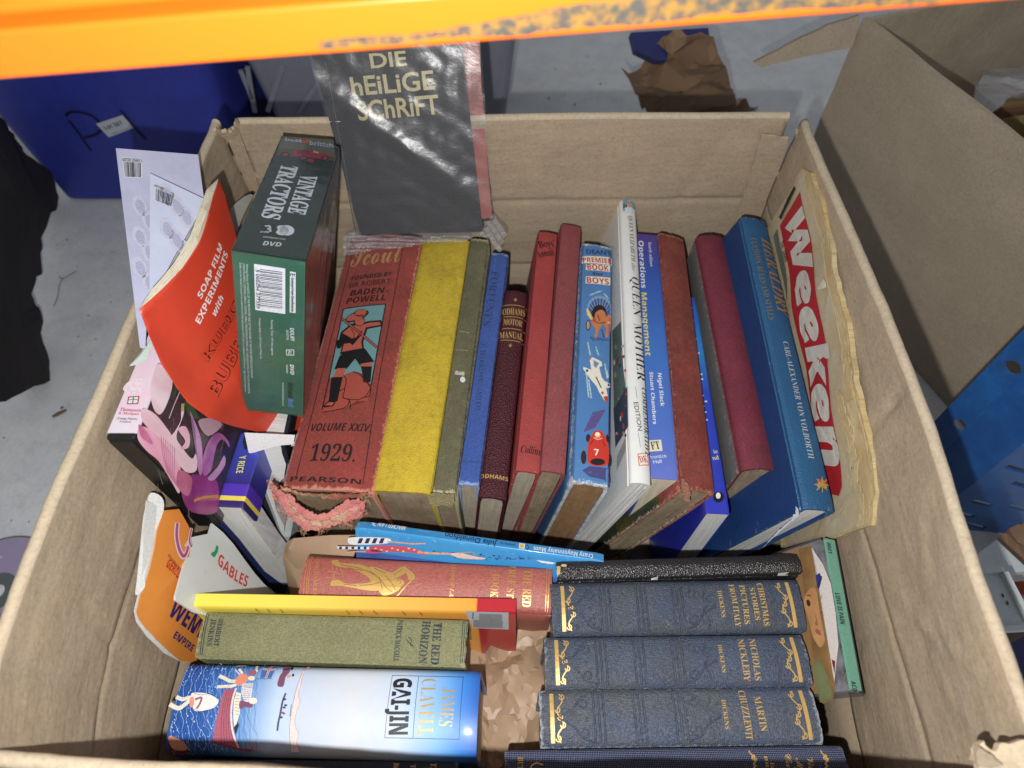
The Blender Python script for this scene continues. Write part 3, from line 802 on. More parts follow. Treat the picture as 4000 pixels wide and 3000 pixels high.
# blue rack upright
M_steel = mat('blue_paint', (36, 98, 168), 'paper', .36, c2=(26, 76, 142), var=.3, bump=.2, dirt=.25, spec=.5, coat=.2)
e1, e2 = Vector((.400, .340, 0)), Vector((.412, .3215, 0))
pst = [Vector((.400, .340, 0)), Vector((.4110, .3210, 0)), Vector((.4190, .3273, 0)), Vector((.4420, .2945, 0)), Vector((.530, .285, 0))]
us = Surf(pst[0], Vector((1, 0, 0)), Vector((0, 1, 0)), Vector((0, 0, 1)))
post = root('rack_upright', us, 'blue steel rack upright with round holes and slots at the right edge', 'rack upright')
def strip(name, a, b, z0, z1, holes, hr, th=.0025, slot=False, k=None):
    """a vertical steel strip between plan points a and b, with real holes"""
    d = (b - a); wdt = d.length; d = d.normalized(); n = d.cross(Vector((0, 0, 1)))
    if n.dot(CAM - a) < 0: n = -n
    n.z = 0; n.normalize()
    bm = bmesh.new(); step = .006; nx = max(2, int(wdt / step)); nz = int((z1 - z0) / .006)
    cells = {}
    def inside(x, z):
        for (hx, hz) in holes:
            if slot:
                if abs(x - hx - (z - hz) * .35) < hr * 2.0 and abs(z - hz + (x - hx) * .3) < hr * .55: return True
            elif (x - hx) ** 2 + (z - hz) ** 2 < hr * hr: return True
        return False
    fine = 6
    xs = [wdt * i / (nx * fine) for i in range(nx * fine + 1)]; 
    zs = [z0 + (z1 - z0) * j / (nz * fine) for j in range(nz * fine + 1)]
    # coarse cells except near holes, to stay light
    vs, fs, idx = [], [], {}
    def V_(x, z, s_):
        q = (round(x, 6), round(z, 6), s_)
        if q not in idx: idx[q] = len(vs); vs.append(a + d * x + Vector((0, 0, z)) - n * (th * s_))
        return idx[q]
    rows = []
    solid = set()
    for j in range(len(zs) - 1):
        zc = (zs[j] + zs[j + 1]) / 2
        near = any(abs(zc - hz) < hr * 2.6 for _, hz in holes)
        for i in range(len(xs) - 1):
            xc = (xs[i] + xs[i + 1]) / 2
            if not inside(xc, zc): solid.add((i, j))
    # merge runs
    done = set()
    for j in range(len(zs) - 1):
        i = 0
        while i < len(xs) - 1:
            if (i, j) in solid and (i, j) not in done:
                i2 = i
                while i2 + 1 < len(xs) - 1 and (i2 + 1, j) in solid and (i2 + 1, j) not in done: i2 += 1
                j2 = j
                while j2 + 1 < len(zs) - 1 and all((q, j2 + 1) in solid and (q, j2 + 1) not in done for q in range(i, i2 + 1)): j2 += 1
                for jj in range(j, j2 + 1):
                    for q in range(i, i2 + 1): done.add((q, jj))
                X0, X1, Z0, Z1 = xs[i], xs[i2 + 1], zs[j], zs[j2 + 1]
                fs.append([V_(X0, Z0, 0), V_(X1, Z0, 0), V_(X1, Z1, 0), V_(X0, Z1, 0)]); fs.append([V_(X0, Z0, 1), V_(X0, Z1, 1), V_(X1, Z1, 1), V_(X1, Z0, 1)])
                i = i2 + 1
            else: i += 1
    def wallq(xa, za, xb, zb): fs.append([V_(xa, za, 0), V_(xb, zb, 0), V_(xb, zb, 1), V_(xa, za, 1)])
    for (i, j) in solid:
        for di, dj, q in ((1, 0, (1, 0, 1, 1)), (-1, 0, (0, 0, 0, 1)), (0, 1, (0, 1, 1, 1)), (0, -1, (0, 0, 1, 0))):
            if (i + di, j + dj) not in solid: wallq(xs[i + q[0]], zs[j + q[1]], xs[i + q[2]], zs[j + q[3]])
    return link(name, vs, fs, k or M_steel, post)
fl_s = plane3(pst[0], pst[1], pst[0] + Vector((0, 0, .3)))
hz = [(.011, z) for z in (.04, .115, .19, .265, .34, .415, .49)]
def hole_at(px, py, s_):
    q = plane3(pst[s_], pst[s_ + 1], pst[s_] + Vector((0, 0, .3))); d = ray(px, py); t = (q.o - CAM).dot(q.n) / d.dot(q.n); P_ = CAM + d * t
    return ((P_ - pst[s_]).dot((pst[s_ + 1] - pst[s_]).normalized()), P_.z)
h1, h2 = hole_at(2073, 919, 0), hole_at(2187, 794, 0); dz = h2[1] - h1[1]
strip('flange', pst[0], pst[1], 0, .60, [h1, h2, (h2[0], h2[1] + dz), (h1[0], h1[1] - dz)], .0066)
strip('step', pst[1], pst[2], 0, .60, [], 0)
strip('web', pst[2], pst[3], 0, .60, [], 0)
sl = [hole_at(*vM(*q), 3) for q in ((740, 1280), (810, 1350), (1060, 1000), (1095, 1100), (1080, 1240), (790, 1480), (850, 1210))]
strip('slotted_side', pst[3], pst[4], 0, .60, sl, .0062, slot=True)

# white steel tray, orange bracket, brown paper on the floor at the right
M_white = mat('white_paint', (205, 212, 214), 'paper', .4, var=.08, bump=.1, dirt=.2, spec=.4)
zt = .16
tr = plane3(at(2100, 1240, zt), at(2200, 1250, zt), at(2120, 1400, zt))
tray = root('steel_tray', tr, 'white painted steel tray with slots on the floor right of the box', 'steel tray')
vR = V(3600, 2050, .2167)
sheet('tray_base', tray, tr, [vR(440, 490), (vR(760, 470)), vR(800, 510), vR(1030, 960), vR(1030, 1045), vR(640, 1070)], .002, M_white, .03)
for a, b in [((440, 490), (770, 466)), ((800, 500), (1040, 960)), ((640, 1062), (1040, 1040))]:
    q = [tr.px(vR(*a)), tr.px(vR(*b))]; sheet('rim', tray, tr.shifted(.006), ribbon(q, .004)[0], .006, M_white, None, px=False)
Art(tr.shifted(.0006), vR).ell(808, 705, 10, 22, (60, 56, 60), rot=-15).ell(855, 780, 10, 22, (60, 56, 60), rot=-15).ell(762, 985, 12, 10, (50, 46, 50)).ell(985, 1025, 7, 6, (50, 46, 50)).ell(650, 1030, 6, 5, (50, 46, 50)).done('slots', tray)
def simple(name, v, pts, z, th, m, label, cat, step=.03, seed=None):
    pq = [v(*q) for q in pts]
    s_ = plane3(at(*pq[0], z), at(*pq[1], z), at(*pq[2], z))
    return tag(sheet(name, None, s_, pq, th, m, step), label, cat)
simple('steel_plate', vR, [(500, 330), (745, 148), (1080, 460), (820, 490), (450, 470), (400, 380)], .09, .01, M_white, 'flat white painted plate between the tray and the blue upright', 'steel plate')
simple('steel_bracket', vR, [(860, 575), (1090, 550), (1090, 690), (920, 705)], .06, .02, mat('red_orange_paint', (150, 62, 22), rough=.4), 'red-orange painted bracket behind the white tray', 'bracket')
simple('bolt_cap', vR, [(425, 372), (450, 358), (474, 372), (484, 405), (474, 440), (450, 455), (432, 440)], .12, .02, mat('orange_plastic', (160, 72, 28), rough=.4), 'small orange disc at the foot of the blue upright', 'cap')
simple('shipping_tube', vR, [(640, 1075), (1040, 1050), (1040, 1100), (900, 1180), (740, 1245)], .12, .05, mat('brown_wood', (112, 92, 80), 'card'), 'brown wooden block under the edge of the white tray', 'wood block')
simple('blue_crate', vR, [(735, 1250), (1100, 1060), (1100, 1750), (860, 1700)], .05, .04, mat('navy_crate', (58, 56, 108), rough=.5), 'dark navy crate lid on the floor right of the box, under the tray', 'crate lid')
pk = plane3(at(2165, 1150, .03), at(2230, 1180, .03), at(2200, 1240, .03))
crumple_obj('packing_paper', pk, rag([vR(740, 150), vR(900, 20), vR(1080, -60), vR(1080, 420), vR(940, 380), vR(850, 280)], 1.5, 14, 7), .006, .035, 9, M_kraftb, 'brown packing paper on the floor right of the blue upright', 'packing paper')

# ================================================================== back row: books lying on their fore-edges, spines up, tails towards the camera
GB = 'books standing in the back row of the box'
def Q(v, a, b, c, d): return [v(*a), v(*b), v(*c), v(*d)]
Wb = .195
M_scout = mat('worn_red_cloth', (154, 66, 57), 'cloth', .8, c2=(136, 58, 52), wear=(196, 130, 112), wearamt=.75, var=.3, dirt=.45, bump=.7, sheen=.1)
sc1 = book('book', [(752, 502), (912, 508), (607, 1052), (797, 1064)], .232, .222, -4, Wb, M_scout, M_pages_old,
           'thick worn red annual with a hatted boy and 1929 on its frayed spine', GB, bulge=.003, round_=.002, fray=.0012, seed=1, ov=.004)
rt = sc1.root
for b, st, S, E, H_, hh in [('FOUNDED BY', 'boldit', (428, 385), (682, 358), (430, 360), 0), ('SIR ROBERT', 'sans', (412, 431), (674, 405), (414, 402), 0),
                            ('BADEN-', 'boldit', (418, 482), (655, 462), (421, 448), 0), ('POWELL', 'boldit', (395, 530), (640, 508), (398, 495), 0),
                            ('VOLUME XXIV.', 'boldit', (176, 1315), (545, 1318), (182, 1268), 0), ('1929.', 'bi', (166, 1500), (448, 1506), (185, 1400), 0),
                            ('PEARSON', 'bold', (45, 1622), (485, 1642), (48, 1592), 0)]:
    text(rt, sc1, b, st, S, E, H_, ink((24, 18, 18), .6, 0, .35), vF)
text(rt, sc1, 'Scout', 'script', (418, 300), (745, 270), (432, 170), ink((176, 134, 88), .45, .2, .2), vF, offset=.0)
a = Art(sc1, vF); ba = (20, 18, 20); rd = (172, 88, 72); sk = (104, 146, 150)
for l in [[(432, 225), (85, 1600)], [(748, 180), (590, 1040), (498, 1640)]]: a.line(l, (60, 24, 24), 4, 1)
a.poly([(383, 562), (640, 536), (552, 1030), (500, 965), (445, 950), (395, 965), (385, 1010), (296, 985)], sk, 1)
for l in [[(380, 560), (642, 534)], [(642, 534), (552, 1032)], [(380, 560), (292, 990)], [(292, 990), (250, 1180)]]: a.line(l, ba, 6, 4)
a.poly([(340, 1010), (300, 1060), (250, 1200), (330, 1190), (400, 1175), (425, 1120), (480, 1120), (530, 1130), (552, 1060), (500, 985), (440, 955), (395, 965)], (160, 74, 62), 2)
a.poly([(355, 858), (400, 820), (500, 800), (520, 815), (572, 888), (545, 905), (488, 920), (455, 872), (402, 935), (325, 935)], ba, 3, )
a.poly([(345, 930), (398, 930), (375, 995), (312, 988)], rd, 4).poly([(486, 905), (560, 890), (556, 935), (494, 940)], rd, 4)
a.poly([(308, 985), (378, 985), (345, 1135), (288, 1145)], ba, 5).poly([(490, 920), (558, 918), (548, 1015), (505, 1018), (498, 960)], ba, 5)
a.poly([(255, 1160), (290, 1130), (335, 1135), (320, 1165), (262, 1172)], ba, 4).poly([(265, 1158), (292, 1140), (325, 1142), (312, 1160)], rd, 5)
a.poly([(365, 705), (430, 655), (505, 650), (540, 640), (615, 632), (625, 668), (530, 690), (505, 770), (510, 825), (360, 845), (372, 790), (338, 810), (348, 770)], ba, 4)
a.poly([(375, 712), (432, 668), (505, 662), (545, 650), (606, 645), (612, 662), (520, 680), (492, 770), (498, 808), (372, 830), (385, 780), (420, 775), (440, 790), (500, 720), (440, 750)], rd, 5)
a.ell(480, 640, 36, 32, ba, 5).ell(482, 642, 30, 26, rd, 6)
a.ell(465, 610, 78, 28, ba, 6, rot=-20).ell(465, 608, 70, 21, rd, 7, rot=-20).ell(488, 590, 42, 22, ba, 7, rot=-8).ell(490, 588, 36, 17, rd, 8, rot=-8)
a.line([(372, 622), (588, 800)], ba, 15, 7).line([(372, 622), (588, 800)], rd, 7, 8)
a.ell(355, 780, 18, 28, ba, 6).line([(400, 760), (470, 745)], ba, 5, 8).line([(430, 690), (450, 720), (440, 760)], ba, 4, 8).line([(500, 700), (470, 735)], ba, 5, 8)
for l in [[(300, 1110), (345, 1080), (390, 1060), (380, 1110), (420, 1130), (425, 1180)], [(250, 1200), (330, 1190), (400, 1170), (420, 1130)], [(390, 1060), (400, 1000), (380, 975)],
          [(440, 955), (480, 965), (550, 1045)], [(400, 1120), (470, 1125), (520, 1100), (550, 1050)], [(550, 1045), (540, 1100), (500, 1110)]]: a.line(l, ba, 5, 5, sm=True)
a.done('spine_picture', rt)
# torn cloth hanging loose at the tail
M_pinkcloth = mat('pink_torn_cloth', (206, 98, 106), 'cloth', .9, c2=(208, 132, 124), var=.2, bump=1.2, sheen=.3)
tl = plane3(at(612, 1046, .222), at(800, 1062, .222), at(700, 1130, .195)); tl.h = lambda x, y: .004 * math.sin(x * 60) + .002 * noise.noise(Vector((x * 200, y * 200, 0)))
sheet('torn_cloth', rt, tl.shifted(.003), rag([vN(*q) for q in [(125, 30), (150, 20), (178, 45), (215, 40), (262, 95), (315, 130), (385, 158), (450, 150), (505, 118), (560, 85), (625, 82), (665, 105), (668, 160), (630, 195), (560, 218), (480, 232), (380, 256), (320, 255), (262, 225), (205, 175), (165, 130), (120, 110), (95, 60), (70, 20), (92, -20), (120, 10)]], 2.0, 3, 6), .0006, M_pinkcloth, .003)
sheet('torn_cloth', rt, tl.shifted(.0042), rag([vN(*q) for q in [(205, 95), (235, 110), (270, 150), (330, 190), (420, 200), (520, 165), (600, 130), (640, 125), (620, 160), (540, 200), (440, 225), (340, 222), (270, 190), (225, 150)]], 2.2, 3, 16), .0004, mat('bare_lining', (206, 180, 150), 'cloth', .9, c2=(206, 130, 124), bump=1.2), .004)
sheet('torn_cloth', rt, tl.shifted(.006), rag([vN(*q) for q in [(150, 0), (300, 30), (480, 35), (640, 55), (680, 45), (690, 62), (640, 80), (540, 70), (440, 62), (360, 42), (250, 28), (170, 22)]], 1.8, 3, 7), .001, mat('frayed_edge', (150, 80, 66), 'cloth', .9, c2=(190, 150, 120), bump=1.2), .004)
rnd = random.Random(3); a = Art(tl.shifted(.0045), vN)
for i in range(240):
    q = [(118, 70), (150, 140), (200, 190), (300, 255), (420, 255), (560, 225), (655, 180), (660, 90), (110, 30), (85, 0)][rnd.randrange(10)]
    x, y = q[0] + rnd.uniform(-25, 25), q[1] + rnd.uniform(-22, 22); an = rnd.uniform(0, 6.3); l = rnd.uniform(12, 42)
    a.line([(x, y), (x + l * .5 * math.cos(an), y + l * .5 * math.sin(an)), (x + l * math.cos(an + .5), y + l * math.sin(an + .5))], [(196, 120, 112), (196, 172, 136), (160, 70, 62)][i % 3], 1.6, 0)
o = a.done('frayed_threads', rt); o['kind'] = 'stuff'

M_yel = mat('yellow_cloth', (206, 180, 50), 'leather', .7, c2=(196, 170, 52), wear=(160, 138, 90), wearamt=.35, var=.2, dirt=.42, bump=.6)
yb_ = book('book', [(913, 514), (1014, 512), (800, 1056), (927, 1066)], .232, .222, -3, Wb, M_yel, M_pages_old, 'wide plain mustard yellow book with blank smooth spine beside the red annual', GB, bulge=.0015, round_=.002, fray=.0006, seed=2)
M_olive = mat('olive_cloth', (112, 110, 84), 'cloth', .85, c2=(94, 92, 70), wear=(176, 172, 140), wearamt=.8, var=.3, dirt=.3, bump=.8)
ol = book('book', [(1016, 508), (1056, 520), (931, 1066), (985, 1070)], .232, .222, 0, Wb, M_olive, M_pages_old, 'narrow faded olive cloth book with scuffed blank spine right of the yellow one', GB, bulge=.001, fray=.0012, seed=3)
Art(ol, vF).poly(rag([(1072, 945), (1130, 955), (1128, 978), (1070, 968)], 3, 8, 1), ink((186, 180, 170), .7, 0, .6)).ell(1118, 1000, 16, 18, ink((214, 212, 208), .6, 0, .3))\
    .line([(1095, 700), (1160, 712)], (168, 162, 128), 3).line([(1075, 815), (1150, 822)], (160, 156, 124), 3).done('label_remnant', ol.root)
s_ = plane3(at(930, 1068, .224), at(984, 1070, .224), at(955, 1104, .205))
sheet('torn_cloth', ol.root, s_.shifted(.003), rag([vN(*q) for q in [(1072, 50), (1225, 55), (1222, 110), (1200, 128), (1150, 112), (1105, 122), (1072, 105)]], 1.6, 4, 8), .0015, mat('frayed_olive', (150, 140, 104), 'cloth', .9, bump=1.2), .004)
M_bluef = mat('faded_blue_cloth', (64, 92, 164), 'cloth', .8, c2=(56, 82, 150), wear=(136, 158, 200), wearamt=.7, var=.25, dirt=.1, bump=.6)
bf = book('book', [(1061, 542), (1099, 549), (987, 1046), (1036, 1048)], .228, .220, 2, .175, M_bluef, M_pages_grey, 'slim faded blue cloth book with rubbed lettering, left of the short maroon one', GB, bulge=.001, fray=.0006, seed=4)
dk = ink((46, 62, 92), .6, 0, .8)
text(bf.root, bf, 'FORTUNES', 'serif', (1300, 330), (1240, 665), (1345, 335), dk, vF)
text(bf.root, bf, 'F. HARRISON SMITH', 'serif', (1232, 775), (1195, 1190), (1262, 780), dk, vF)
text(bf.root, bf, 'MACDONALD', 'sans', (1098, 1512), (1222, 1518), (1099, 1494), dk, vF)
M_mar = mat('maroon_leathercloth', (74, 20, 34), 'leather', .5, c2=(66, 16, 28), wear=(120, 50, 60), wearamt=.3, var=.25, bump=.9, spec=.5)
od = book('book', [(1089, 622), (1142, 632), (1034, 1070), (1094, 1078)], .222, .214, 5, .165, M_mar, M_pages_grey, 'short maroon motor manual with gold bands and lettering across the spine', GB, bulge=.003, round_=.0015, seed=5)
for b, S, E, H_ in [('ODHAMS', (1364, 594), (1503, 604), (1366, 556)), ('MOTOR', (1368, 658), (1485, 670), (1370, 622)), ('MANUAL', (1345, 738), (1492, 750), (1347, 700))]:
    text(od.root, od, b, 'serif', S, E, H_, gold(.1), vF)
text(od.root, od, 'ODHAMS', 'bold', (1222, 1600), (1398, 1622), (1224, 1575), gold(.3), vF)
a = Art(od, vF)
for l in [[(1368, 535), (1518, 548)], [(1356, 607), (1513, 620)], [(1346, 679), (1506, 694)], [(1336, 751), (1496, 766)]]: a.line(l, gold(.05), 4)
for cx, cy in ((1443, 508), (1411, 790)):
    for dx, dy in ((-6, 0), (6, 0), (0, -7), (0, 7)): a.poly([(cx + dx - 5, cy + dy), (cx + dx, cy + dy - 5), (cx + dx + 5, cy + dy), (cx + dx, cy + dy + 5)], gold(.05))
a.done('gold_bands', od.root)
M_boys = mat('red_cloth', (166, 68, 66), 'leather', .7, c2=(150, 56, 56), wear=(208, 140, 130), wearamt=.35, var=.2, dirt=.12, bump=.5)
by = book('book', [(1162, 498), (1207, 503), (1112, 1014), (1168, 1022)], .232, .224, 7, Wb, M_boys, M_pages_grey, 'tall bright red annual with black lettering at the top and foot of its spine', GB, bulge=.0015, fray=.0004, seed=6,
          board=mat('grey_board', (132, 132, 130), 'card', .7))
for b, S, E, H_ in [("Boys'", (1592, 186), (1692, 178), (1594, 142)), ('Annual', (1585, 246), (1686, 230), (1587, 204)), ('Collins', (1474, 1448), (1600, 1466), (1478, 1404))]:
    text(by.root, by, b, 'bi' if b == 'Collins' else 'serif', S, E, H_, ink((20, 16, 18)), vF)
pr = mat('pinkred_cloth', (142, 74, 76), 'cloth', .75, c2=(132, 64, 70), wear=(186, 124, 120), wearamt=.3, var=.2, dirt=.12, bump=.4)
pk_ = book('book', [(1210, 483), (1260, 487), (1168, 1014), (1222, 1022)], .232, .224, 9, Wb, pr, M_pages_old, 'tall plain dusty pink-red book without any lettering, right of the bright red annual', GB, bulge=.0015, seed=7,
           board=mat('teal_board', (30, 92, 116), 'paper', .5))
M_dean = lambda L: mat('blue_boards', (82, 130, 184), 'paper', .5, c2=(74, 120, 176), wear=(206, 210, 208), wearamt=.62, var=.2, dirt=.15, bump=.15, coat=.15)
dn = book('book', [(1260, 526), (1322, 530), (1232, 1042), (1321, 1050)], .230, .222, 8, .185, M_dean, M_pages_brown, 'light blue boys book with horses, jet and red racing car on its spine', GB, bulge=.001, fray=.0006, seed=8)
r_ = dn.root; a = Art(dn, vF); cr = (232, 224, 206)
a.poly([(1858, 236), (2042, 245), (2040, 292), (1855, 278)], cr).poly([(1880, 286), (2028, 294), (2026, 334), (1878, 322)], cr).poly([(1878, 362), (2030, 370), (2028, 417), (1876, 405)], cr)
# wagon with two horses
a.ell(1962, 560, 78, 78, (120, 150, 190), 0).ell(1962, 565, 66, 66, (60, 90, 140), 1).ell(1960, 590, 46, 52, (34, 20, 34), 2)
for i in range(9): a.line([(1962 + 46 * math.cos(R(200 + i * 18)), 590 + 50 * math.sin(R(200 + i * 18))), (1962 + 76 * math.cos(R(200 + i * 18)), 562 + 76 * math.sin(R(200 + i * 18)))], (150, 178, 205), 3, 2)
a.poly([(1880, 560), (1885, 600), (1905, 628), (1930, 640), (1905, 610), (1895, 570)], (216, 200, 120), 2)
a.poly([(1940, 585), (1975, 570), (1998, 590), (2000, 625), (1985, 650), (1960, 690), (1945, 740), (1930, 740), (1935, 690), (1912, 650), (1930, 620)], (196, 120, 70), 3, True)
a.poly([(2000, 620), (2025, 600), (2038, 625), (2035, 690), (2010, 735), (1998, 730), (2005, 690), (1988, 660)], (206, 120, 60), 3, True)
a.line([(1925, 640), (1960, 655), (2000, 645)], (40, 40, 60), 5, 4).line([(1950, 600), (1962, 640)], (60, 30, 20), 5, 4).line([(1975, 690), (1990, 740)], (90, 50, 30), 6, 4)
a.ell(1892, 665, 14, 32, (40, 40, 60), 2).ell(1892, 665, 9, 25, (196, 150, 110), 3).ell(1928, 632, 12, 10, (190, 70, 40), 4).ell(2018, 648, 10, 8, (230, 160, 110), 4)
for i in range(16):
    x = 1905 + i * 8; a.line([(x, 735 + (i * 37) % 18), (x + 6, 752 + (i * 23) % 16)], (50, 60, 110), 3, 2)
# jet
a.poly([(1915, 862), (1935, 870), (1975, 890), (1978, 915), (1960, 925), (1975, 985), (1995, 1010), (2030, 1020), (2028, 1045), (2003, 1052), (2014, 1100), (2012, 1145), (1990, 1125), (1958, 1075), (1945, 1045), (1900, 990), (1862, 935), (1862, 920), (1910, 940), (1905, 895), (1898, 882)], (224, 220, 204), 1)
a.poly([(1985, 1105), (2014, 1100), (2013, 1146), (1998, 1132)], (190, 60, 40), 2).ell(1885, 945, 8, 9, (60, 70, 130), 2).ell(2020, 1032, 7, 8, (60, 70, 130), 2).ell(1980, 1082, 8, 9, (190, 50, 40), 2)
a.line([(1940, 985), (1972, 1050)], (60, 50, 50), 7, 2).line([(1910, 865), (1898, 885)], (190, 80, 40), 5, 2).poly([(1925, 880), (1960, 900), (1940, 930), (1925, 915)], (110, 140, 170), 2)
for x, y, x2, y2 in [(1890, 770, 1905, 850), (1940, 800, 1955, 850), (1880, 960, 1895, 1110), (1895, 1000, 1912, 1120), (1995, 900, 2010, 990), (1900, 480, 1980, 450), (1990, 470, 2020, 500), (2005, 930, 2016, 985)]:
    a.line([(x, y), (x2, y2)], ink((176, 205, 210), .6, 0, .7), 8, 0)
for i in range(9): a.line([(1868 + i * 8, 1322 - i * 3), (1925 + i * 9, 1200 - i * 2)], ink((92, 74, 130), .6, 0, .6), 6, 0)
a.poly([(1855, 1560), (1900, 1535), (2020, 1545), (2038, 1640), (1980, 1615), (1900, 1600)], ink((70, 66, 120), .6, 0, .6), 0)
# car
for x, y, rx, ry in ((1864, 1480, 17, 42), (1892, 1362, 14, 25), (2014, 1362, 12, 26), (2028, 1495, 14, 40)): a.ell(x, y, rx, ry, (38, 30, 40), 1)
a.poly([(1885, 1470), (1895, 1385), (1925, 1325), (1955, 1315), (1985, 1330), (2015, 1400), (2020, 1500), (2000, 1528), (1950, 1535), (1895, 1518)], (196, 52, 36), 2, True)
a.ell(1951, 1508, 46, 21, (30, 18, 22), 3).ell(1950, 1345, 19, 18, (220, 160, 110), 3).ell(1949, 1338, 15, 13, (236, 226, 190), 4).line([(1925, 1360), (1950, 1372), (1978, 1362)], (240, 200, 190), 4, 3)
a.line([(1905, 1400), (1925, 1372)], (110, 20, 20), 5, 3).line([(1998, 1410), (1980, 1376)], (110, 20, 20), 5, 3)
a.done('spine_picture', r_)
text(r_, dn, "DEAN'S", 'sans', (1882, 222), (2036, 232), (1884, 196), (30, 44, 80), vF, offset=.015)
text(r_, dn, 'PREMIER', 'bold', (1860, 273), (2042, 284), (1862, 244), (178, 44, 36), vF, off=.0005)
text(r_, dn, 'BOOK', 'bold', (1888, 321), (2020, 331), (1890, 288), (178, 44, 36), vF, off=.0005)
text(r_, dn, 'for', 'bold', (1920, 356), (1986, 360), (1921, 338), (30, 44, 80), vF)
text(r_, dn, 'BOYS', 'bold', (1884, 403), (2022, 414), (1886, 368), (178, 44, 36), vF, off=.0005)
text(r_, dn, '7', 'bold', (1928, 1468), (1958, 1470), (1930, 1430), (232, 226, 214), vF, off=.0006)
# white glossy jacket
M_wj = lambda L: mat('white_jacket', (222, 224, 222), 'paper', .28, var=.06, bump=.05, coat=.5)
qm = book('book', [(1341, 428), (1374, 428), (1364, 1046), (1412, 1040)], .246, .236, 13, .20, M_wj, M_pages_white, 'tall glossy white book with long black lettering and a small portrait at the spine top', GB, bulge=.003, round_=.0015, seed=9, ov=.001)
r_ = qm.root
kb = ink((26, 26, 30))
for b, st, S, E, H_ in [('QUEEN ELIZABETH', 'serif', (243, 225), (262, 505), (268, 223)), ('the', 'bi', (262, 516), (268, 566), (284, 514)),
                        ('QUEEN', 'serif', (262, 600), (274, 838), (312, 598)), ('MOTHER', 'serif', (276, 888), (300, 1240), (326, 886)),
                        ('COMMEMORATIVE', 'bi', (328, 1282), (352, 1712), (356, 1280)), ('EDITION', 'sans', (277, 1375), (303, 1552), (303, 1373))]:
    text(r_, qm, b, st, S, E, H_, kb if b != 'the' else ink((150, 150, 150)), vG, offset=-.012 if st == 'serif' else 0)
a = Art(qm, vG); a.line([(288, 1278), (298, 1356)], (90, 90, 90), 2).line([(305, 1566), (318, 1655)], (90, 90, 90), 2)
a.poly([(211, 126), (288, 130), (290, 206), (214, 196)], (120, 150, 176)).poly([(215, 206), (218, 178), (240, 168), (262, 172), (288, 186), (290, 206)], (206, 220, 232), 1)
a.ell(251, 158, 17, 18, (206, 160, 138), 2).ell(250, 141, 22, 9, (120, 150, 170), 3).ell(250, 136, 14, 8, (150, 175, 190), 4)
a.line([(244, 155), (248, 155)], (60, 40, 40), 2, 4).line([(254, 155), (258, 155)], (60, 40, 40), 2, 4).line([(246, 167), (256, 167)], (160, 70, 70), 2, 4).poly([(226, 160), (234, 152), (236, 172), (228, 176)], (70, 66, 60), 2)
a.poly([(214, 150), (222, 146), (224, 190), (216, 194)], (60, 84, 60), 1)
a.done('spine_portrait', r_)
aP = Art(qm, vP); aP.poly([(1377, 980), (1401, 977), (1404, 1004), (1380, 1007)], (214, 120, 100)).poly([(1379, 982), (1399, 979), (1402, 1002), (1382, 1005)], (236, 226, 218), 1); aP.done('publisher_mark', r_)
text(r_, qm, 'DK', 'serif', (1383, 1000), (1401, 998), (1382, 986), (176, 60, 46), vP, off=.0005)
# back cover print of the white book (its left face)
lf = qm.left
a = Art(lf, vF); a.poly([(2042, 700), (2095, 640), (2104, 860), (2125, 1060), (2052, 1180)], (90, 110, 104)).poly([(2050, 1185), (2135, 1040), (2140, 1290), (2062, 1420)], (52, 66, 84))
rnd = random.Random(5)
for i in range(26):
    x, y = rnd.uniform(2055, 2130), rnd.uniform(760, 1380)
    a.ell(x, y, rnd.uniform(4, 9), rnd.uniform(8, 20), [(196, 60, 44), (180, 150, 130), (120, 70, 60), (60, 70, 100), (210, 205, 200)][i % 5], 1 + i % 3)
for i in range(14): a.line([(2072 + i * 4, 1560 - i * 9), (2074 + i * 4, 1470 - i * 9)], (30, 30, 34), 2, 2)
a.done('back_cover_print', r_)
M_ops = lambda L: mat('glossy_blue_cover', (50, 84, 176), 'paper', .35, var=.08, bump=.05, coat=.4, L=L,
                      xramp=[(0, (80, 62, 140)), (.10, (62, 70, 158)), (.2, (44, 84, 172)), (.55, (62, 114, 194)), (.85, (80, 114, 196)), (1, (100, 116, 196))])
op = book('book', [(1374, 503), (1424, 507), (1406, 1036), (1465, 1032)], .228, .220, 4, .20, M_ops, M_pages_cream, 'blue to violet paperback management textbook with yellow and white spine lettering', GB, round_=.0005, th=.0007, ov=.0002, joint=False, seed=10)
r_ = op.root; wh = ink((224, 228, 236)); ylw = ink((222, 212, 110))
for b, st, S, E, H_, m_ in [('fourth edition', 'sans', (366, 390), (378, 538), (386, 389), wh), ('Operations', 'bold', (306, 380), (324, 672), (336, 379), wh), ('Management', 'bold', (324, 700), (350, 1090), (356, 699), ylw),
                            ('Nigel Slack', 'bold', (425, 1197), (443, 1402), (448, 1196), wh), ('Stuart Chambers', 'bold', (374, 1190), (396, 1512), (396, 1189), wh)]:
    text(r_, op, b, st, S, E, H_, m_, vG)
Art(op, vP).poly([(1396, 952), (1428, 950), (1431, 974), (1398, 976)], (226, 220, 190)).done('publisher_mark', r_)
text(r_, op, 'FT', 'serif', (1408, 972), (1427, 970), (1406, 955), BLACK, vP, off=.0005)
text(r_, op, 'Prentice', 'sans', (1402, 992), (1440, 988), (1402, 984), wh, vP); text(r_, op, 'Hall', 'sans', (1412, 1002), (1430, 1000), (1412, 994), wh, vP)
M_rb = mat('worn_brick_red_cloth', (150, 76, 66), 'cloth', .85, c2=(124, 54, 48), wear=(178, 120, 100), wearamt=.6, var=.35, dirt=.55, bump=.8)
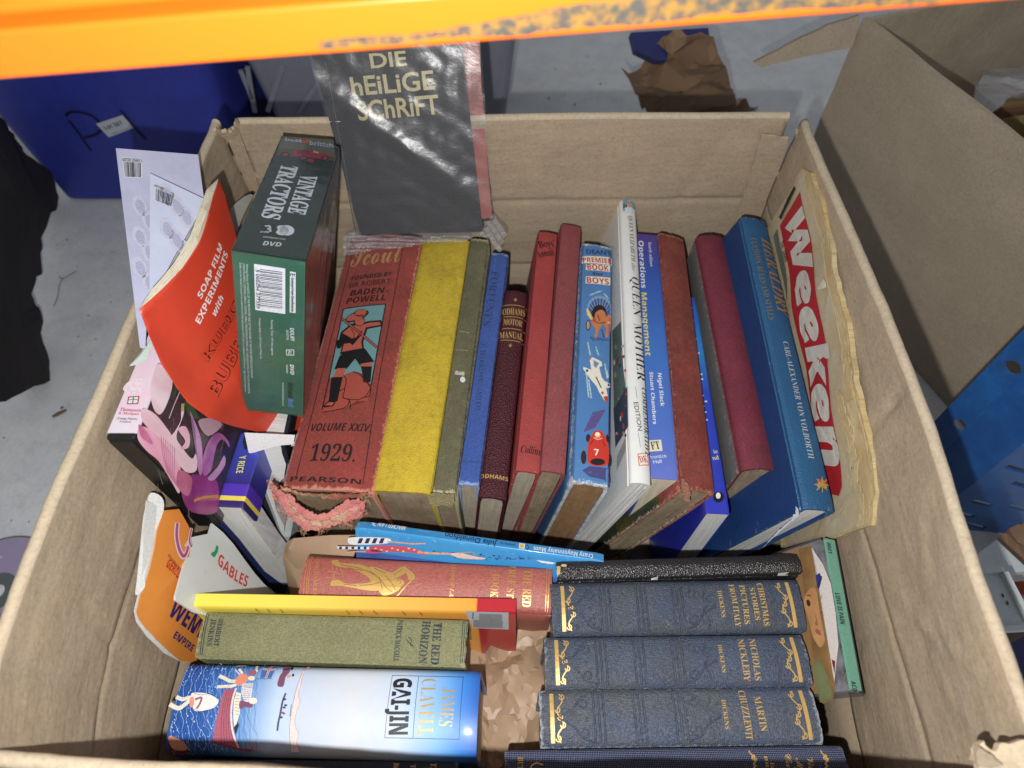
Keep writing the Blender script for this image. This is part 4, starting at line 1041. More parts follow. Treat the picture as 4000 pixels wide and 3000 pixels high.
rb = book('book', [(1430, 504), (1477, 510), (1477, 1062), (1553, 1060)], .230, .222, 19, .195, M_rb, M_pages_old, 'scuffed brick red cloth book with blank spine and ragged corners', GB, bulge=.0015, fray=.0012, seed=11,
          board=mat('dark_picture_board', (44, 56, 42), 'paper', .6, c2=(96, 84, 40), var=.4, wear=(190, 180, 160)))
sheet('torn_cloth', rb.root, plane3(at(1476, 1030, .2265), at(1484, 1076, .226), at(1500, 1060, .226)).shifted(.002), rag([(1472, 1030), (1484, 1042), (1492, 1066), (1488, 1084), (1478, 1082), (1474, 1060)], 2, 4, 3), .001, mat('frayed_red', (160, 110, 90), 'cloth', .9, bump=1.2), None)
M_tb = lambda L: mat('blue_gloss_thin', (44, 70, 190), 'paper', .35, var=.1, bump=.05, coat=.4, L=L, xramp=[(0, (46, 92, 200)), (.3, (60, 140, 214)), (.5, (50, 76, 196)), (1, (48, 56, 180))])
tb = book('book', [(1462, 640), (1500, 640), (1524, 1106), (1579, 1112)], .203, .203, 3, .185, M_tb, M_pages_white, 'bright blue paperback mostly hidden between the brick red and dark red books', GB, round_=.0005, th=.0007, ov=.0002, joint=False, seed=12)
vX = V(2600, 900, .42)
a = Art(tb, vX)
for x, y, s1_ in [(132, 398, 6), (140, 462, 7), (152, 560, 8), (165, 632, 9), (168, 674, 6), (180, 740, 9), (185, 765, 8), (190, 850, 6), (207, 880, 6), (196, 905, 5), (204, 935, 6), (210, 975, 6)]:
    a.poly([(x - s1_, y - 3), (x + s1_, y - 3), (x + s1_, y + 4), (x - s1_, y + 4)], (232, 236, 240) if y != 674 else (200, 60, 60))
a.ell(272, 1372, 28, 28, (14, 14, 20), 1).ell(270, 1365, 12, 16, (230, 230, 235), 2)
a.done('spine_marks', tb.root)
text(tb.root, tb, 'ie', 'serif', (248, 1148), (270, 1146), (247, 1128), (206, 214, 130), vX); text(tb.root, tb, 'nd', 'serif', (243, 1182), (276, 1178), (243, 1160), (206, 214, 130), vX)
M_dr = mat('dark_red_cloth', (122, 48, 64), 'cloth', .75, c2=(104, 38, 54), wear=(150, 80, 90), wearamt=.35, var=.25, dirt=.3, bump=.5)
M_gb = mat('grey_paper_board', (92, 92, 90), 'card', .8, c2=(84, 84, 82), wear=(150, 146, 136), wearamt=.5, var=.1)
dr = book('book', [(1508, 502), (1566, 509), (1603, 1016), (1685, 1008)], .238, .230, 3, .19, M_dr, M_pages_old, 'dark wine red cloth spine book with plain grey board side', GB, bulge=.004, round_=.002, fray=.0009, board=M_gb, seed=13, bz=.0075)
M_her = mat('heraldry_blue_cloth', (36, 90, 134), 'leather', .6, c2=(32, 82, 124), wear=(180, 200, 220), wearamt=.35, var=.15, bump=.5, spec=.45)
he = book('book', [(1604, 470), (1660, 472), (1746, 1094), (1808, 1106)], .264, .245, 17, .20, M_her, M_pages_white, 'large royal blue cloth book with gold and silver lettering leaning at the right end', GB, bulge=.002, round_=.0015, seed=14, vname='her', bz=.002,
          board=mat('heraldry_blue_board', (22, 56, 108), 'leather', .6, wear=(206, 216, 226), wearamt=.22, var=.15, bump=.4))
sil = ink((196, 202, 206), .4, .2, .1)
for b, st, S, E, H_, m_ in [('HERALDRY', 'bi', (1062, 360), (1170, 836), (1122, 352), ink((182, 140, 74), .4, .4, .2)), ('CUSTOMS, RULES AND STYLES', 'serif', (1000, 358), (1114, 862), (1030, 355), ink((150, 136, 90), .4, .4, .3)),
                            ('CARL-ALEXANDER VON VOLBORTH', 'serif', (1196, 1000), (1355, 1722), (1226, 994), sil)]:
    text(he.root, he, b, st, S, E, H_, m_, vG, offset=-.01 if st == 'serif' else 0)
g_ = gold(.1); a = Art(he, vP)
for i in range(3):
    for j in range(2): a.ell(1769 + i * 7, 1040 + j * 8 + i, 5, 6, g_ if (i + j) % 2 else ink((170, 60, 50)), 1)
for i in range(8): a.line([(1776, 1046), (1776 + 17 * math.cos(i * .785), 1047 + 17 * math.sin(i * .785))], g_, 2, 2)
a.done('gold_emblem', he.root)
a = Art(he.left, vI); a.poly(rag([(1752, 40), (1768, 62), (1774, 100), (1740, 130), (1700, 160), (1655, 200), (1600, 250), (1545, 305), (1590, 255), (1650, 190), (1735, 118), (1738, 92), (1752, 88)], 2, 8, 2), (196, 204, 214)).done('board_tear', he.root)

# ================================================================== magazine along the right wall
zsh = lambda x, y: .0012 * math.sin(x * 70) + .0006 * noise.noise(Vector((x * 150, y * 150, 0)))
mg = plane3(at(1735, 362, .327), at(1893, 1060, .280), at(1765, 1172, .188), zsh)
mag = root('magazine', mg, 'yellowed magazine with white Weekend title on red, leaning on the right box side', 'magazine')
M_news = mat('newsprint', (188, 176, 150), 'paper', .7, c2=(176, 158, 122), var=.15, dirt=.15)
M_yelpage = mat('yellowed_edge', (206, 188, 144), 'pages', .8, c2=(190, 164, 116), var=.2, bump=.8)
sheet('cover', mag, mg, rag([(1735, 368), (1760, 470), (1796, 640), (1836, 880), (1862, 1090), (1858, 1140), (1766, 1170), (1700, 1195), (1655, 900), (1630, 540), (1690, 440)], 1.2, 16, 4), .0007, M_news, .01)
sheet('page_block', mag, mg.shifted(-.0012), rag([(1732, 362), (1752, 372), (1770, 425), (1812, 625), (1852, 838), (1880, 985), (1893, 1062), (1886, 1134), (1766, 1176), (1690, 1190), (1640, 560)], 1.3, 17, 5), .004, M_yelpage, .01)
for i_ in range(3):
    sheet('page', mag, mg.shifted(-.0003 - .0003 * i_), rag([(1734, 365), (1750 - i_ * 3, 374), (1768 - i_ * 5, 425), (1808 - i_ * 5, 625), (1846 - i_ * 5, 838), (1874 - i_ * 4, 985), (1886 - i_ * 6, 1062), (1880 - i_ * 6, 1130), (1766, 1172), (1690, 1186), (1640, 560)], 2.0, 12 + i_ * 5, 50 + i_), .0003, [M_yelpage, M_news, M_yelpage][i_], .01)
sheet('loose_page', mag, mg.shifted(.0016), rag([vM(*q) for q in [(0, 270), (18, 300), (45, 420), (60, 560), (20, 585), (0, 560)]] , 1.5, 8, 5), .0005, M_yelpage, .01)
sheet('loose_page', mag, mg.shifted(.0014), rag([(1808, 840), (1822, 850), (1838, 935), (1852, 1040), (1870, 1080), (1866, 1110), (1850, 1100), (1835, 1030)], 2, 7, 6), .0005, M_yelpage, .01)
sheet('loose_page', mag, mg.shifted(.0020), rag([vG(*q) for q in [(1460, 620), (1470, 670), (1430, 684), (1418, 672)]], 1, 6, 7), .0005, mat('white_chip', (220, 214, 190)), None)
cv = mg.shifted(.0006); cv.cut = (.01, .01)
a = Art(cv, vG); a.poly([(1312, 78), (1368, 400), (1440, 900), (1500, 1360), (1560, 1900), (1545, 1955), (1470, 1940), (1395, 1500), (1330, 1150), (1252, 740), (1190, 285)], (168, 34, 42))
a.poly([(1272, 38), (1284, 62), (1195, 250), (1180, 235)], (30, 30, 34)).poly([(1150, 350), (1172, 305), (1210, 560), (1228, 760), (1180, 560)], (96, 100, 92))
a.done('cover_print', mag)
text(mag, cv.shifted(.0003), 'Weeken', 'boldit', (1222, 290), (1450, 1800), (1330, 200), ink((196, 192, 182)), vG, offset=.03)
text(mag, cv.shifted(.0003), 'No. 2880', 'serif', (1190, 395), (1206, 514), (1210, 392), BLACK, vG)
text(mag, cv.shifted(.0003), 'WEEKEND, May 4-8, 1960', 'serif', (2, 795), (45, 1060), (14, 793), BLACK, vM); text(mag, cv.shifted(.0003), '13', 'serif', (48, 1100), (52, 1132), (64, 1099), BLACK, vM)

# ================================================================== jewel case on the right, behind the navy books
M_case = clear_mat('clear_plastic', haze=.03, rough=.03, bump=.1)
cs = fit([1774, 1160][0:2] and (1774, 1166), (1805, 1163), (1832, 1503), (1866, 1500), .222, .214, 24)
cdr = root('cd_case', cs, 'clear compact disc case with teal spine strip at the right side of the box', 'compact disc case')
def slab(name, sf, x0, x1, y0, y1, z0, z1, m, parent, bev=0):
    v = [Vector((x, y, z)) for x in (x0, x1) for y in (y0, y1) for z in (z0, z1)]
    f = [(0, 1, 3, 2), (4, 6, 7, 5), (0, 4, 5, 1), (2, 3, 7, 6), (0, 2, 6, 4), (1, 5, 7, 3)]
    o = link(name, v, f, m, parent, world=False)
    if bev:
        b = o.modifiers.new('b', 'BEVEL'); b.width = bev; b.segments = 2
    return o
Lc, Tc = cs.L, cs.T
slab('case_back', cs, 0, Lc, Tc / 2 - .0012, Tc / 2, -.125, 0, mat('dark_case', (60, 60, 60), rough=.2), cdr)
slab('case_front', cs, 0, Lc, -Tc / 2 - .0008, -Tc / 2, -.125, .0, M_case, cdr)
slab('case_end', cs, Lc - .0015, Lc, -Tc / 2, Tc / 2 - .0013, -.125, 0, M_case, cdr)
slab('tray', cs, .001, Lc - .002, -Tc / 2 + .0008, Tc / 2 - .0016, -.124, -.002, mat('dark_tray', (70, 66, 70), rough=.15, c2=(150, 150, 155), var=.4), cdr)
slab('spine_strip', cs, .0, Lc - .003, -Tc / 2 + .004, Tc / 2 - .0016, -.0018, .0003, ink((112, 166, 146), .3), cdr)
slab('booklet', cs, .002, Lc - .002, -Tc / 2 - .0002, -Tc / 2 + .0006, -.122, -.012, ink((150, 112, 66), .4), cdr)
cpl = cs.shifted(.0006)
text(cdr, cpl, 'LOVE IS PAIN', 'bold', (412, 578), (446, 768), (438, 572), (24, 34, 30), vK); text(cdr, cpl, 'ACD', 'bold', (510, 1122), (522, 1186), (536, 1118), (24, 34, 30), vK); text(cdr, cpl, '0021', 'bold', (362, 266), (372, 330), (382, 262), (24, 34, 30), vK)
cl = Surf(cs.pt(0, 0) - cs.ey * (Tc / 2 + .00105), cs.ex, cs.n, -cs.ey)
a = Art(cl, vK)
def soft(c1, c2, sc_=40, st=(1, 1, 1)):
    T = NT('printed_tone'); tc = T.n('ShaderNodeTexCoord').outputs['Object']
    T.set(T.p.inputs['Base Color'], T.mix(T.ramp(T.noise(T.n('ShaderNodeMapping', {'Vector': tc, 'Scale': st}).outputs[0], sc_, 5, .6), [(.36, G(0)), (.64, G(1))]), lin(c1), lin(c2)))
    T.p.inputs['Roughness'].default_value = .35; T.p.inputs['Coat Weight'].default_value = .3; return T.m
a.poly([(190, 310), (270, 290), (330, 600), (400, 950), (415, 1150), (405, 1230), (345, 1262), (320, 1250)], soft((112, 84, 52), (142, 112, 72)), 0)
a.poly([(222, 640), (240, 580), (268, 548), (300, 560), (322, 700), (348, 830), (352, 880), (325, 915), (296, 880), (276, 840), (256, 760)], soft((186, 140, 96), (160, 112, 74)), 1, True)
a.poly([(238, 628), (250, 618), (262, 632), (266, 652), (254, 664), (242, 650)], (52, 44, 38), 2).poly([(236, 596), (252, 588), (270, 598), (266, 602), (250, 596)], (70, 50, 34), 2).poly([(290, 690), (304, 740), (312, 775), (300, 782), (292, 768), (298, 745)], (146, 100, 66), 2)
a.poly([(292, 808), (306, 798), (322, 812), (332, 840), (318, 838), (300, 826)], (156, 86, 76), 2)
a.poly([(270, 295), (300, 420), (335, 650), (372, 880), (412, 1130), (420, 1040), (438, 900), (420, 700), (390, 520), (340, 400)], (206, 200, 196), 2)
a.poly([(296, 470), (322, 455), (336, 490), (316, 560), (306, 545)], (44, 50, 120), 3).poly([(395, 990), (418, 1000), (414, 1080)], (120, 20, 30), 3)
a.poly([(276, 1050), (290, 1000), (315, 990), (345, 1030), (375, 1100), (396, 1180), (398, 1228), (350, 1250), (326, 1244)], soft((116, 122, 86), (92, 98, 66)), 2)
a.done('booklet_print', cdr)
text(cdr, cl.shifted(.0004), 'IONS', 'boldit', (322, 545), (338, 475), (308, 530), (30, 30, 60), vK); text(cdr, cl.shifted(.0004), 'SALE', 'sans', (328, 622), (340, 592), (322, 616), (40, 40, 40), vK)

# ================================================================== front rows
GF = 'books standing in the front rows of the box'
def Hq(v, tl, tr, bl, br):
    """a spine running left to right with its head at the right: image corners top-left, top-right, bottom-left, bottom-right"""
    return [v(*tr), v(*br), v(*tl), v(*bl)]
# blue paperback of poems
M_poem = lambda L: mat('sky_blue_cover', (62, 148, 206), 'paper', .35, c2=(56, 138, 200), var=.12, wear=(206, 214, 220), wearamt=.35, bump=.1, coat=.35)
cm = book('book', Hq(vN, (636, 198), (2150, 424), (612, 262), (2142, 446)), .212, .212, -30, .055, M_poem, M_pages_grey, 'slim sky blue paperback of poems lying upside down across the middle', GF, round_=.0005, th=.0008, ov=.0003, joint=False, seed=21,
          board=mat('indigo_sky_cover', (62, 92, 160), 'paper', .35, c2=(78, 110, 180), var=.2, bump=.05, coat=.35))
r_ = cm.root; wpt = ink((226, 234, 238))
text(r_, cm, 'Crazy Mayonnaisy Mum', 'bold', (2080, 420), (1716, 372), (2076, 446), wpt, vN)
text(r_, cm, 'poems by', 'sans', (1598, 358), (1505, 343), (1596, 374), (24, 50, 80), vN); text(r_, cm, 'Julia Donaldson', 'sans', (1490, 342), (1172, 288), (1485, 372), (18, 36, 60), vN, offset=.01)
text(r_, cm, 'MACMILLAN', 'bold', (928, 250), (762, 222), (925, 275), wpt, vN)
a = Art(cm, vN); a.poly([(1625, 352), (1660, 356), (1658, 388), (1622, 384)], (232, 230, 225)).poly([(1630, 358), (1652, 361), (1650, 382), (1628, 378)], (216, 196, 60), 1)
a.line([(1662, 370), (1675, 362), (1684, 380), (1672, 392), (1665, 380)], (40, 60, 90), 3, 1).line([(715, 226), (735, 232), (718, 238), (738, 246)], (226, 234, 238), 5, 1).done('spine_pictures', r_)
cr_ = cm.right; a = Art(cr_, vN); wt = (224, 228, 230); pk = (196, 84, 112); yl = (226, 200, 96); fl_ = (214, 168, 140); nv = (40, 46, 90)
a.poly([(568, 330), (600, 312), (812, 318), (808, 350), (600, 358)], wt, 1, True)
for i in range(4): a.poly([(640 + i * 44, 318), (664 + i * 44, 318), (650 + i * 44, 350), (626 + i * 44, 350)], nv, 2)
a.poly([(500, 368), (740, 372), (738, 388), (505, 384)], wt, 1)
for i in range(6): a.poly([(515 + i * 38, 370), (532 + i * 38, 371), (530 + i * 38, 386), (513 + i * 38, 385)], nv, 2)
a.poly([(700, 372), (760, 362), (900, 366), (1000, 388), (1048, 410), (1040, 424), (960, 408), (800, 402), (720, 400)], pk, 3, True).poly([(680, 392), (740, 388), (780, 404), (700, 412)], pk, 3, True)
for i in range(9): a.ell(740 + i * 34, 380 + (i % 3) * 9, 8, 5, yl, 4)
a.line([(812, 338), (900, 346), (960, 352), (1045, 350)], fl_, 9, 2, sm=True).line([(560, 404), (620, 400), (680, 402)], fl_, 8, 2).line([(1000, 404), (1080, 410), (1200, 414), (1300, 424)], fl_, 14, 4, sm=True)
a.poly([(1200, 414), (1260, 406), (1300, 416), (1360, 430), (1420, 440), (1380, 448), (1260, 440)], (222, 190, 176), 5, True).line([(1250, 416), (1280, 404), (1340, 404), (1352, 420)], (200, 160, 60), 4, 6, sm=True)
rnd = random.Random(4)
for i in range(120):
    x = rnd.uniform(1080, 1700); y = 396 + (x - 1080) * .07 + rnd.uniform(0, 42) * (1 - abs(x - 1340) / 420); q = rnd.uniform(6, 16); t = rnd.uniform(0, 6)
    a.line([(x, y), (x + q * math.cos(t), y + 3 * math.sin(t)), (x + q * math.cos(t + 1), y + 5 * math.sin(t + 1))], (22, 30, 60), 1.6, 3)
a.poly([(1730, 452), (1800, 462), (1850, 470), (1830, 478), (1760, 468)], wt, 2).done('cover_picture', r_)

M_red = mat('rust_red_cloth', (166, 92, 80), 'cloth', .5, c2=(158, 84, 74), wear=(186, 104, 100), wearamt=.5, var=.15, bump=.45, spec=.6)
rs = book('book', [vN(1845, 490), vN(1815, 780), vN(290, 412), vN(262, 700)], .206, .206, 4, .135, M_red, M_pages_old, 'rust red cloth story book with gilt swordsman figure stamped on its spine', GF, bulge=.004, round_=.002, fray=.0008, seed=22)
r_ = rs.root; g1 = ink((214, 168, 96), .35, .55); 
text(r_, rs, 'THE RED', 'serif', (1655, 508), (1642, 738), (1706, 512), g1, vN, offset=-.005); text(r_, rs, 'TRUE STORY', 'serif', (1563, 474), (1536, 800), (1606, 476), g1, vN, offset=-.005)
text(r_, rs, 'BOOK', 'serif', (1460, 536), (1446, 682), (1504, 540), g1, vN, offset=-.005); text(r_, rs, 'ANDREW LANG', 'bi', (1208, 460), (1192, 735), (1230, 461), g1, vN); text(r_, rs, 'LONGMANS & CO', 'serif', (368, 424), (345, 705), (392, 425), g1, vN, offset=-.01)
a = Art(rs, vN)
for l in [[(334, 420), (305, 660)], [(344, 421), (315, 662)], [(318, 419), (290, 660)], [(1812, 500), (1800, 770)], [(1798, 498), (1786, 768)]]: a.line(l, g1, 3)
g2 = ink((226, 186, 110), .32, .6, .1); g3 = ink((150, 92, 60), .5, .3)
a.poly([(462, 452), (500, 448), (520, 468), (600, 474), (662, 484), (740, 520), (800, 545), (870, 560), (900, 590), (880, 640), (800, 672), (770, 660), (735, 610), (690, 560), (640, 528), (580, 506), (505, 492), (475, 480)], g2, 1, True)
a.poly([(468, 585), (510, 578), (560, 600), (640, 600), (700, 592), (750, 560), (800, 600), (760, 640), (680, 640), (600, 626), (520, 612), (462, 612)], g2, 1, True)
a.ell(882, 592, 34, 26, g2, 2, rot=10).poly([(840, 540), (905, 490), (940, 510), (980, 548), (975, 575), (945, 580), (925, 535), (880, 560)], g2, 2, True).poly([(700, 500), (740, 496), (830, 530), (900, 530), (880, 560), (800, 560)], g2, 2, True)
a.line([(960, 580), (930, 610), (880, 665), (860, 680)], g2, 7, 2).line([(640, 530), (620, 590)], g3, 3, 3)
for l in [[(520, 480), (640, 505), (740, 550)], [(560, 500), (660, 520)], [(640, 612), (720, 605), (770, 590)], [(760, 560), (800, 620), (840, 650)], [(800, 550), (840, 600), (860, 640)], [(700, 520), (760, 570), (780, 640)], [(872, 580), (880, 586)], [(896, 590), (888, 602)], [(860, 570), (900, 575)], [(730, 505), (800, 535)], [(850, 545), (900, 510)], [(540, 604), (620, 612)]]: a.line(l, g3, 4, 4, sm=len(l) > 2)
for l in [[(470, 480), (480, 560)], [(500, 500), (470, 590)], [(440, 520), (520, 540)], [(430, 560), (510, 575)], [(520, 500), (540, 560)]]: a.line(l, g2, 3, 1)
a.done('gilt_figure', r_)

M_yt = lambda L: mat('yellow_orange_cover', (236, 206, 70), 'paper', .35, var=.04, bump=.03, coat=.35, L=L, xramp=[(0, (176, 40, 50)), (.118, (176, 40, 50)), (.122, (232, 158, 66)), (.4, (238, 180, 84)), (.75, (240, 218, 90)), (1, (242, 226, 92))])
ye = book('book', Hq(vN, (-400, 650), (1608, 694), (-388, 744), (1600, 772)), .216, .214, -5, .15, M_yt, M_pages_white, 'thin glossy yellow and orange book with red end and barcode cover', GF, round_=.0012, th=.0012, ov=.0008, joint=False, seed=23)
r_ = ye.root; ry = ye.right
a = Art(ry, vN); a.poly([(1290, 768), (1558, 776), (1560, 882), (1340, 872)], (190, 194, 200)); rnd = random.Random(2)
for i in range(16):
    y = 784 + i * 2.6; a.line([(1378, y), (1518, y + 4)], (40, 40, 46), 1.6, 1)
for i in range(18):
    y = 822 + i * 2.6; a.line([(1342, y), (1522, y + 5)], (56, 56, 62), 1.7, 1)
a.line([(1340, 776), (1338, 815)], (30, 30, 34), 3, 1).done('barcode_label', r_)
for i, x in enumerate([0, 70, 150, 560, 640, 730, 905, 1010]):
    text(r_, ry.shifted(.0002), ['ings', 'family', 'John', 'plus', 'jumble', 'ring', 'jumbles', 'a'][i], 'sans', (x + 16, 776 + x * .02), (x - 6, 752 + x * .02), (x + 22, 770 + x * .02), (70, 60, 30), vN)

M_rh = mat('olive_green_cloth', (134, 134, 100), 'cloth', .8, c2=(122, 124, 90), wear=(158, 156, 112), wearamt=.6, var=.22, bump=.9)
rh = book('book', [vN(1308, 814), vN(1295, 1108), vH(462, 690), vH(412, 965)], .212, .210, 2, .15, M_rh, M_pages_old, 'olive green cloth novel with dark blue stamped lettering across its spine', GF, bulge=.002, round_=.0015, fray=.0008, seed=24)
r_ = rh.root; nb_ = ink((40, 48, 58), .7, 0, .45)
for b, st, S, E, H_, v_ in [('THE RED', 'serif', (1098, 838), (1076, 1096), (1148, 842), vN), ('HORIZON', 'serif', (1030, 828), (1000, 1090), (1078, 832), vN), ('PATRICK MACGILL', 'serif', (876, 822), (846, 1078), (908, 824), vN),
                            ('HERBERT', 'serif', (560, 738), (528, 908), (588, 742), vH), ('JENKINS', 'serif', (515, 738), (484, 905), (545, 742), vH)]:
    text(r_, rh, b, st, S, E, H_, nb_, v_, offset=.01)
a = Art(rh, vN); a.line([(940, 930), (960, 950), (952, 975), (970, 985), (940, 960), (930, 945)], nb_, 5, 1, sm=True)
for l in [[(1278, 828), (1262, 1085)], [(1290, 828), (1274, 1085)], [(1302, 832), (1286, 1088)]]: a.line(l, nb_, 4)
a.done('stamped_border', r_)
a = Art(rh, vH); 
for l in [[(484, 700), (440, 955)], [(496, 702), (452, 957)]]: a.line(l, nb_, 5)
a.done('stamped_border', r_)

# big white-blue jacketed hardback
M_gj = lambda L: mat('sea_blue_jacket', (200, 215, 235), 'paper', .42, var=.05, bump=.06, coat=.2, L=L,
                     xramp=[(0, (36, 92, 178)), (.05, (58, 126, 206)), (.13, (120, 172, 226)), (.25, (186, 202, 224)), (.40, (200, 206, 214)), (.56, (190, 202, 220)), (.66, (186, 206, 232)), (.76, (100, 148, 206)), (.86, (48, 98, 176)), (1, (40, 84, 160))])
gj = book('book', [vH(2168, 1042), vH(2150, 1600), vH(335, 985), vH(222, 1560)], .212, .206, 0, .19, M_gj, M_pages_cream, 'thick hardback in pale blue sea jacket with boxed gold and black title', GF, bulge=.006, round_=.003, joint=False, seed=25, th=.003)
r_ = gj.root; kg = ink((26, 28, 36), .5); gg = ink((190, 160, 84), .4, .3)
text(r_, gj, 'GAI-JIN', 'bold', (1640, 1100), (1608, 1452), (1752, 1104), kg, vH, offset=.02)
text(r_, gj, 'CLAVELL', 'serif', (1812, 1102), (1786, 1460), (1900, 1106), gg, vH, offset=-.012); text(r_, gj, 'JAMES', 'serif', (1945, 1158), (1916, 1398), (2026, 1162), gg, vH, offset=-.012)
a = Art(gj, vH); q = [(1626, 1080), (2066, 1090), (2042, 1480), (1582, 1470)]
for i in range(4): a.line([q[i], q[(i + 1) % 4]], kg, 3)
a.line([(1790, 1085), (1756, 1475)], kg, 3)
a.done('title_frame', r_)
a = Art(gj, vS); rnd = random.Random(8); W1, W2 = (168, 202, 236), (34, 60, 120)
def rows():
    for k in range(34):
        x0 = 190 + k * 36; yy = 120
        lim = 1290
        yield k, x0
for k, x0 in rows():
    n = 26; pts = []
    for i in range(n):
        y = 110 + i * 48; x = x0 + 150 * max(0, (640 - y) / 640) * (1 - k / 40) + 16 * math.sin(y * .02 + k * 1.7) + rnd.uniform(-12, 12)
        pts.append((x, y))
    pts = [p_ for p_ in pts if p_[0] > 425 - (p_[1] - 110) * .235]
    if len(pts) > 4:
        a.line(pts, W1 if k % 2 else W2, 4 if k % 2 else 3.5, 0, sm=True)
        if k < 24: a.line([(p_[0] + 14 + 5 * math.sin(p_[1] * .05), p_[1]) for p_ in pts], (30, 70, 150) if k < 14 else (96, 140, 200), 7, 0, sm=True)
    if k < 22:
        for i in range(16):
            j = rnd.randrange(len(pts)); x, y = pts[j]; a.ell(x + rnd.uniform(-12, 12), y + rnd.uniform(-20, 20), rnd.uniform(3, 8), rnd.uniform(5, 13), [W1, (210, 228, 244), (40, 84, 160), (30, 66, 140)][i % 4], 1, n=7)
# boat
a.poly([(1090, 470), (1055, 640), (1040, 840), (1050, 1050), (1095, 1255), (940, 1215), (770, 1160), (810, 960), (860, 790), (905, 600), (945, 480), (1010, 490)], (170, 92, 112), 3)
for i in range(5): a.line([(980 + i * 26, 480), (930 + i * 27, 700), (895 + i * 32, 960), (880 + i * 40, 1200)], (96, 36, 60), 5, 4, sm=True)
a.line([(1092, 470), (1050, 640), (1034, 840), (1044, 1050), (1100, 1255)], (232, 214, 214), 24, 5, sm=True).line([(740, 1150), (800, 1180), (940, 1225), (1100, 1270), (1265, 1290)], (150, 56, 76), 26, 6, sm=True)
a.poly([(1100, 520), (1165, 540), (1150, 800), (1100, 950), (1065, 980), (1060, 860), (1070, 640)], (226, 222, 206), 5)
for i in range(7): a.line([(1085, 560 + i * 42), (1140, 572 + i * 42)], (70, 70, 80), 4, 6)
a.poly([(1115, 900), (1130, 960), (1080, 1090), (1062, 1000)], (30, 30, 40), 5)
a.poly([(1170, 450), (1310, 470), (1300, 600), (1250, 660), (1200, 640), (1165, 520)], (230, 226, 232), 6)
for i in range(6): a.line([(1180 + i * 22, 455), (1200 + i * 14, 640)], (90, 70, 110), 3, 7); a.line([(1172, 480 + i * 28), (1300, 495 + i * 26)], (90, 70, 110), 3, 7)
# figures
cream = (226, 222, 206)
a.line([(860, 300), (930, 330), (1010, 370), (1090, 370)], cream, 44, 7, sm=True).line([(845, 450), (930, 445), (1030, 440), (1090, 420)], cream, 42, 7, sm=True)
a.poly([(1080, 400), (1090, 320), (1150, 270), (1220, 280), (1250, 330), (1210, 400), (1140, 435)], (222, 140, 116), 8, True).ell(1290, 330, 48, 32, cream, 9).ell(1290, 250, 60, 40, (150, 96, 116), 8)
a.poly([(1180, 400), (1320, 400), (1315, 460), (1170, 450)], (214, 216, 222), 9)
for i in range(4): a.line([(1190, 408 + i * 13), (1310, 412 + i * 13)], (90, 90, 100), 3, 10)
a.line([(1110, 200), (1160, 260)], cream, 30, 7).line([(1060, 210), (1130, 280)], (200, 200, 210), 18, 8).line([(1180, 140), (1060, 150)], cream, 26, 7).line([(1330, 150), (1350, 240)], cream, 26, 7)
a.ell(1325, 640, 58, 44, cream, 9).poly([(1150, 650), (1230, 650), (1320, 690), (1300, 730), (1220, 725), (1150, 750)], (122, 76, 104), 8, True)
a.line([(225, 690), (340, 740), (430, 680), (500, 620)], cream, 54, 7, sm=True).line([(310, 590), (390, 620), (460, 600), (540, 590)], cream, 48, 7, sm=True).poly([(500, 560), (560, 530), (700, 540), (800, 580), (870, 630), (830, 720), (720, 760), (590, 780), (530, 740)], (228, 228, 224), 8, True)
a.line([(560, 620), (640, 600), (620, 680), (580, 740)], (150, 96, 120), 28, 9, sm=True).poly([(490, 600), (540, 600), (540, 700), (490, 720)], (220, 150, 130), 9, True).line([(540, 540), (640, 560), (760, 550), (860, 620)], (40, 50, 80), 4, 10, sm=True).line([(540, 745), (640, 785), (780, 750), (860, 680)], (40, 50, 80), 4, 10, sm=True)
# flag, far boats, shore
a.poly([(1470, 140), (1610, 130), (1590, 210), (1550, 325), (1400, 325), (1420, 180)], (64, 108, 176), 8).line([(1540, 135), (1510, 220), (1480, 325)], cream, 26, 9, sm=True).line([(1540, 135), (1510, 220), (1480, 325)], (196, 64, 60), 14, 10, sm=True)
a.line([(1425, 190), (1510, 210), (1595, 200)], cream, 22, 9).line([(1425, 190), (1510, 210), (1595, 200)], (196, 64, 60), 12, 10).line([(1330, 338), (1560, 335)], (40, 50, 70), 5, 8)
a.poly([(1700, 150), (1760, 140), (1790, 230), (1740, 310), (1720, 440), (1640, 430), (1660, 300), (1690, 240)], (120, 76, 104), 7, True).ell(1812, 190, 18, 24, (20, 20, 40), 8).ell(1838, 285, 16, 20, (20, 20, 40), 8).ell(1780, 300, 34, 20, (216, 160, 120), 8).line([(1770, 150), (1810, 160)], (20, 20, 40), 14, 8)
a.line([(1755, 540), (1720, 640), (1690, 800), (1660, 920), (1640, 1030)], (70, 70, 110), 26, 7, sm=True)
for x, y in ((1745, 620), (1760, 700), (1740, 730), (1720, 800), (1735, 810), (1700, 860)): a.ell(x, y, 20, 14, [(60, 50, 80), (150, 90, 110), (40, 50, 90)][int(x) % 3], 8)
a.line([(1835, 690), (1815, 850)], (60, 60, 80), 8, 7)
a.poly([(2000, 145), (2035, 148), (1975, 260), (1950, 420), (1925, 560), (1950, 650), (1905, 780), (1880, 900), (1890, 1000), (1925, 1080), (1885, 1180), (1920, 1280), (1905, 1310), (1800, 1310), (1800, 1100), (1815, 900), (1870, 640), (1905, 420), (1950, 260)], (226, 208, 208), 4)
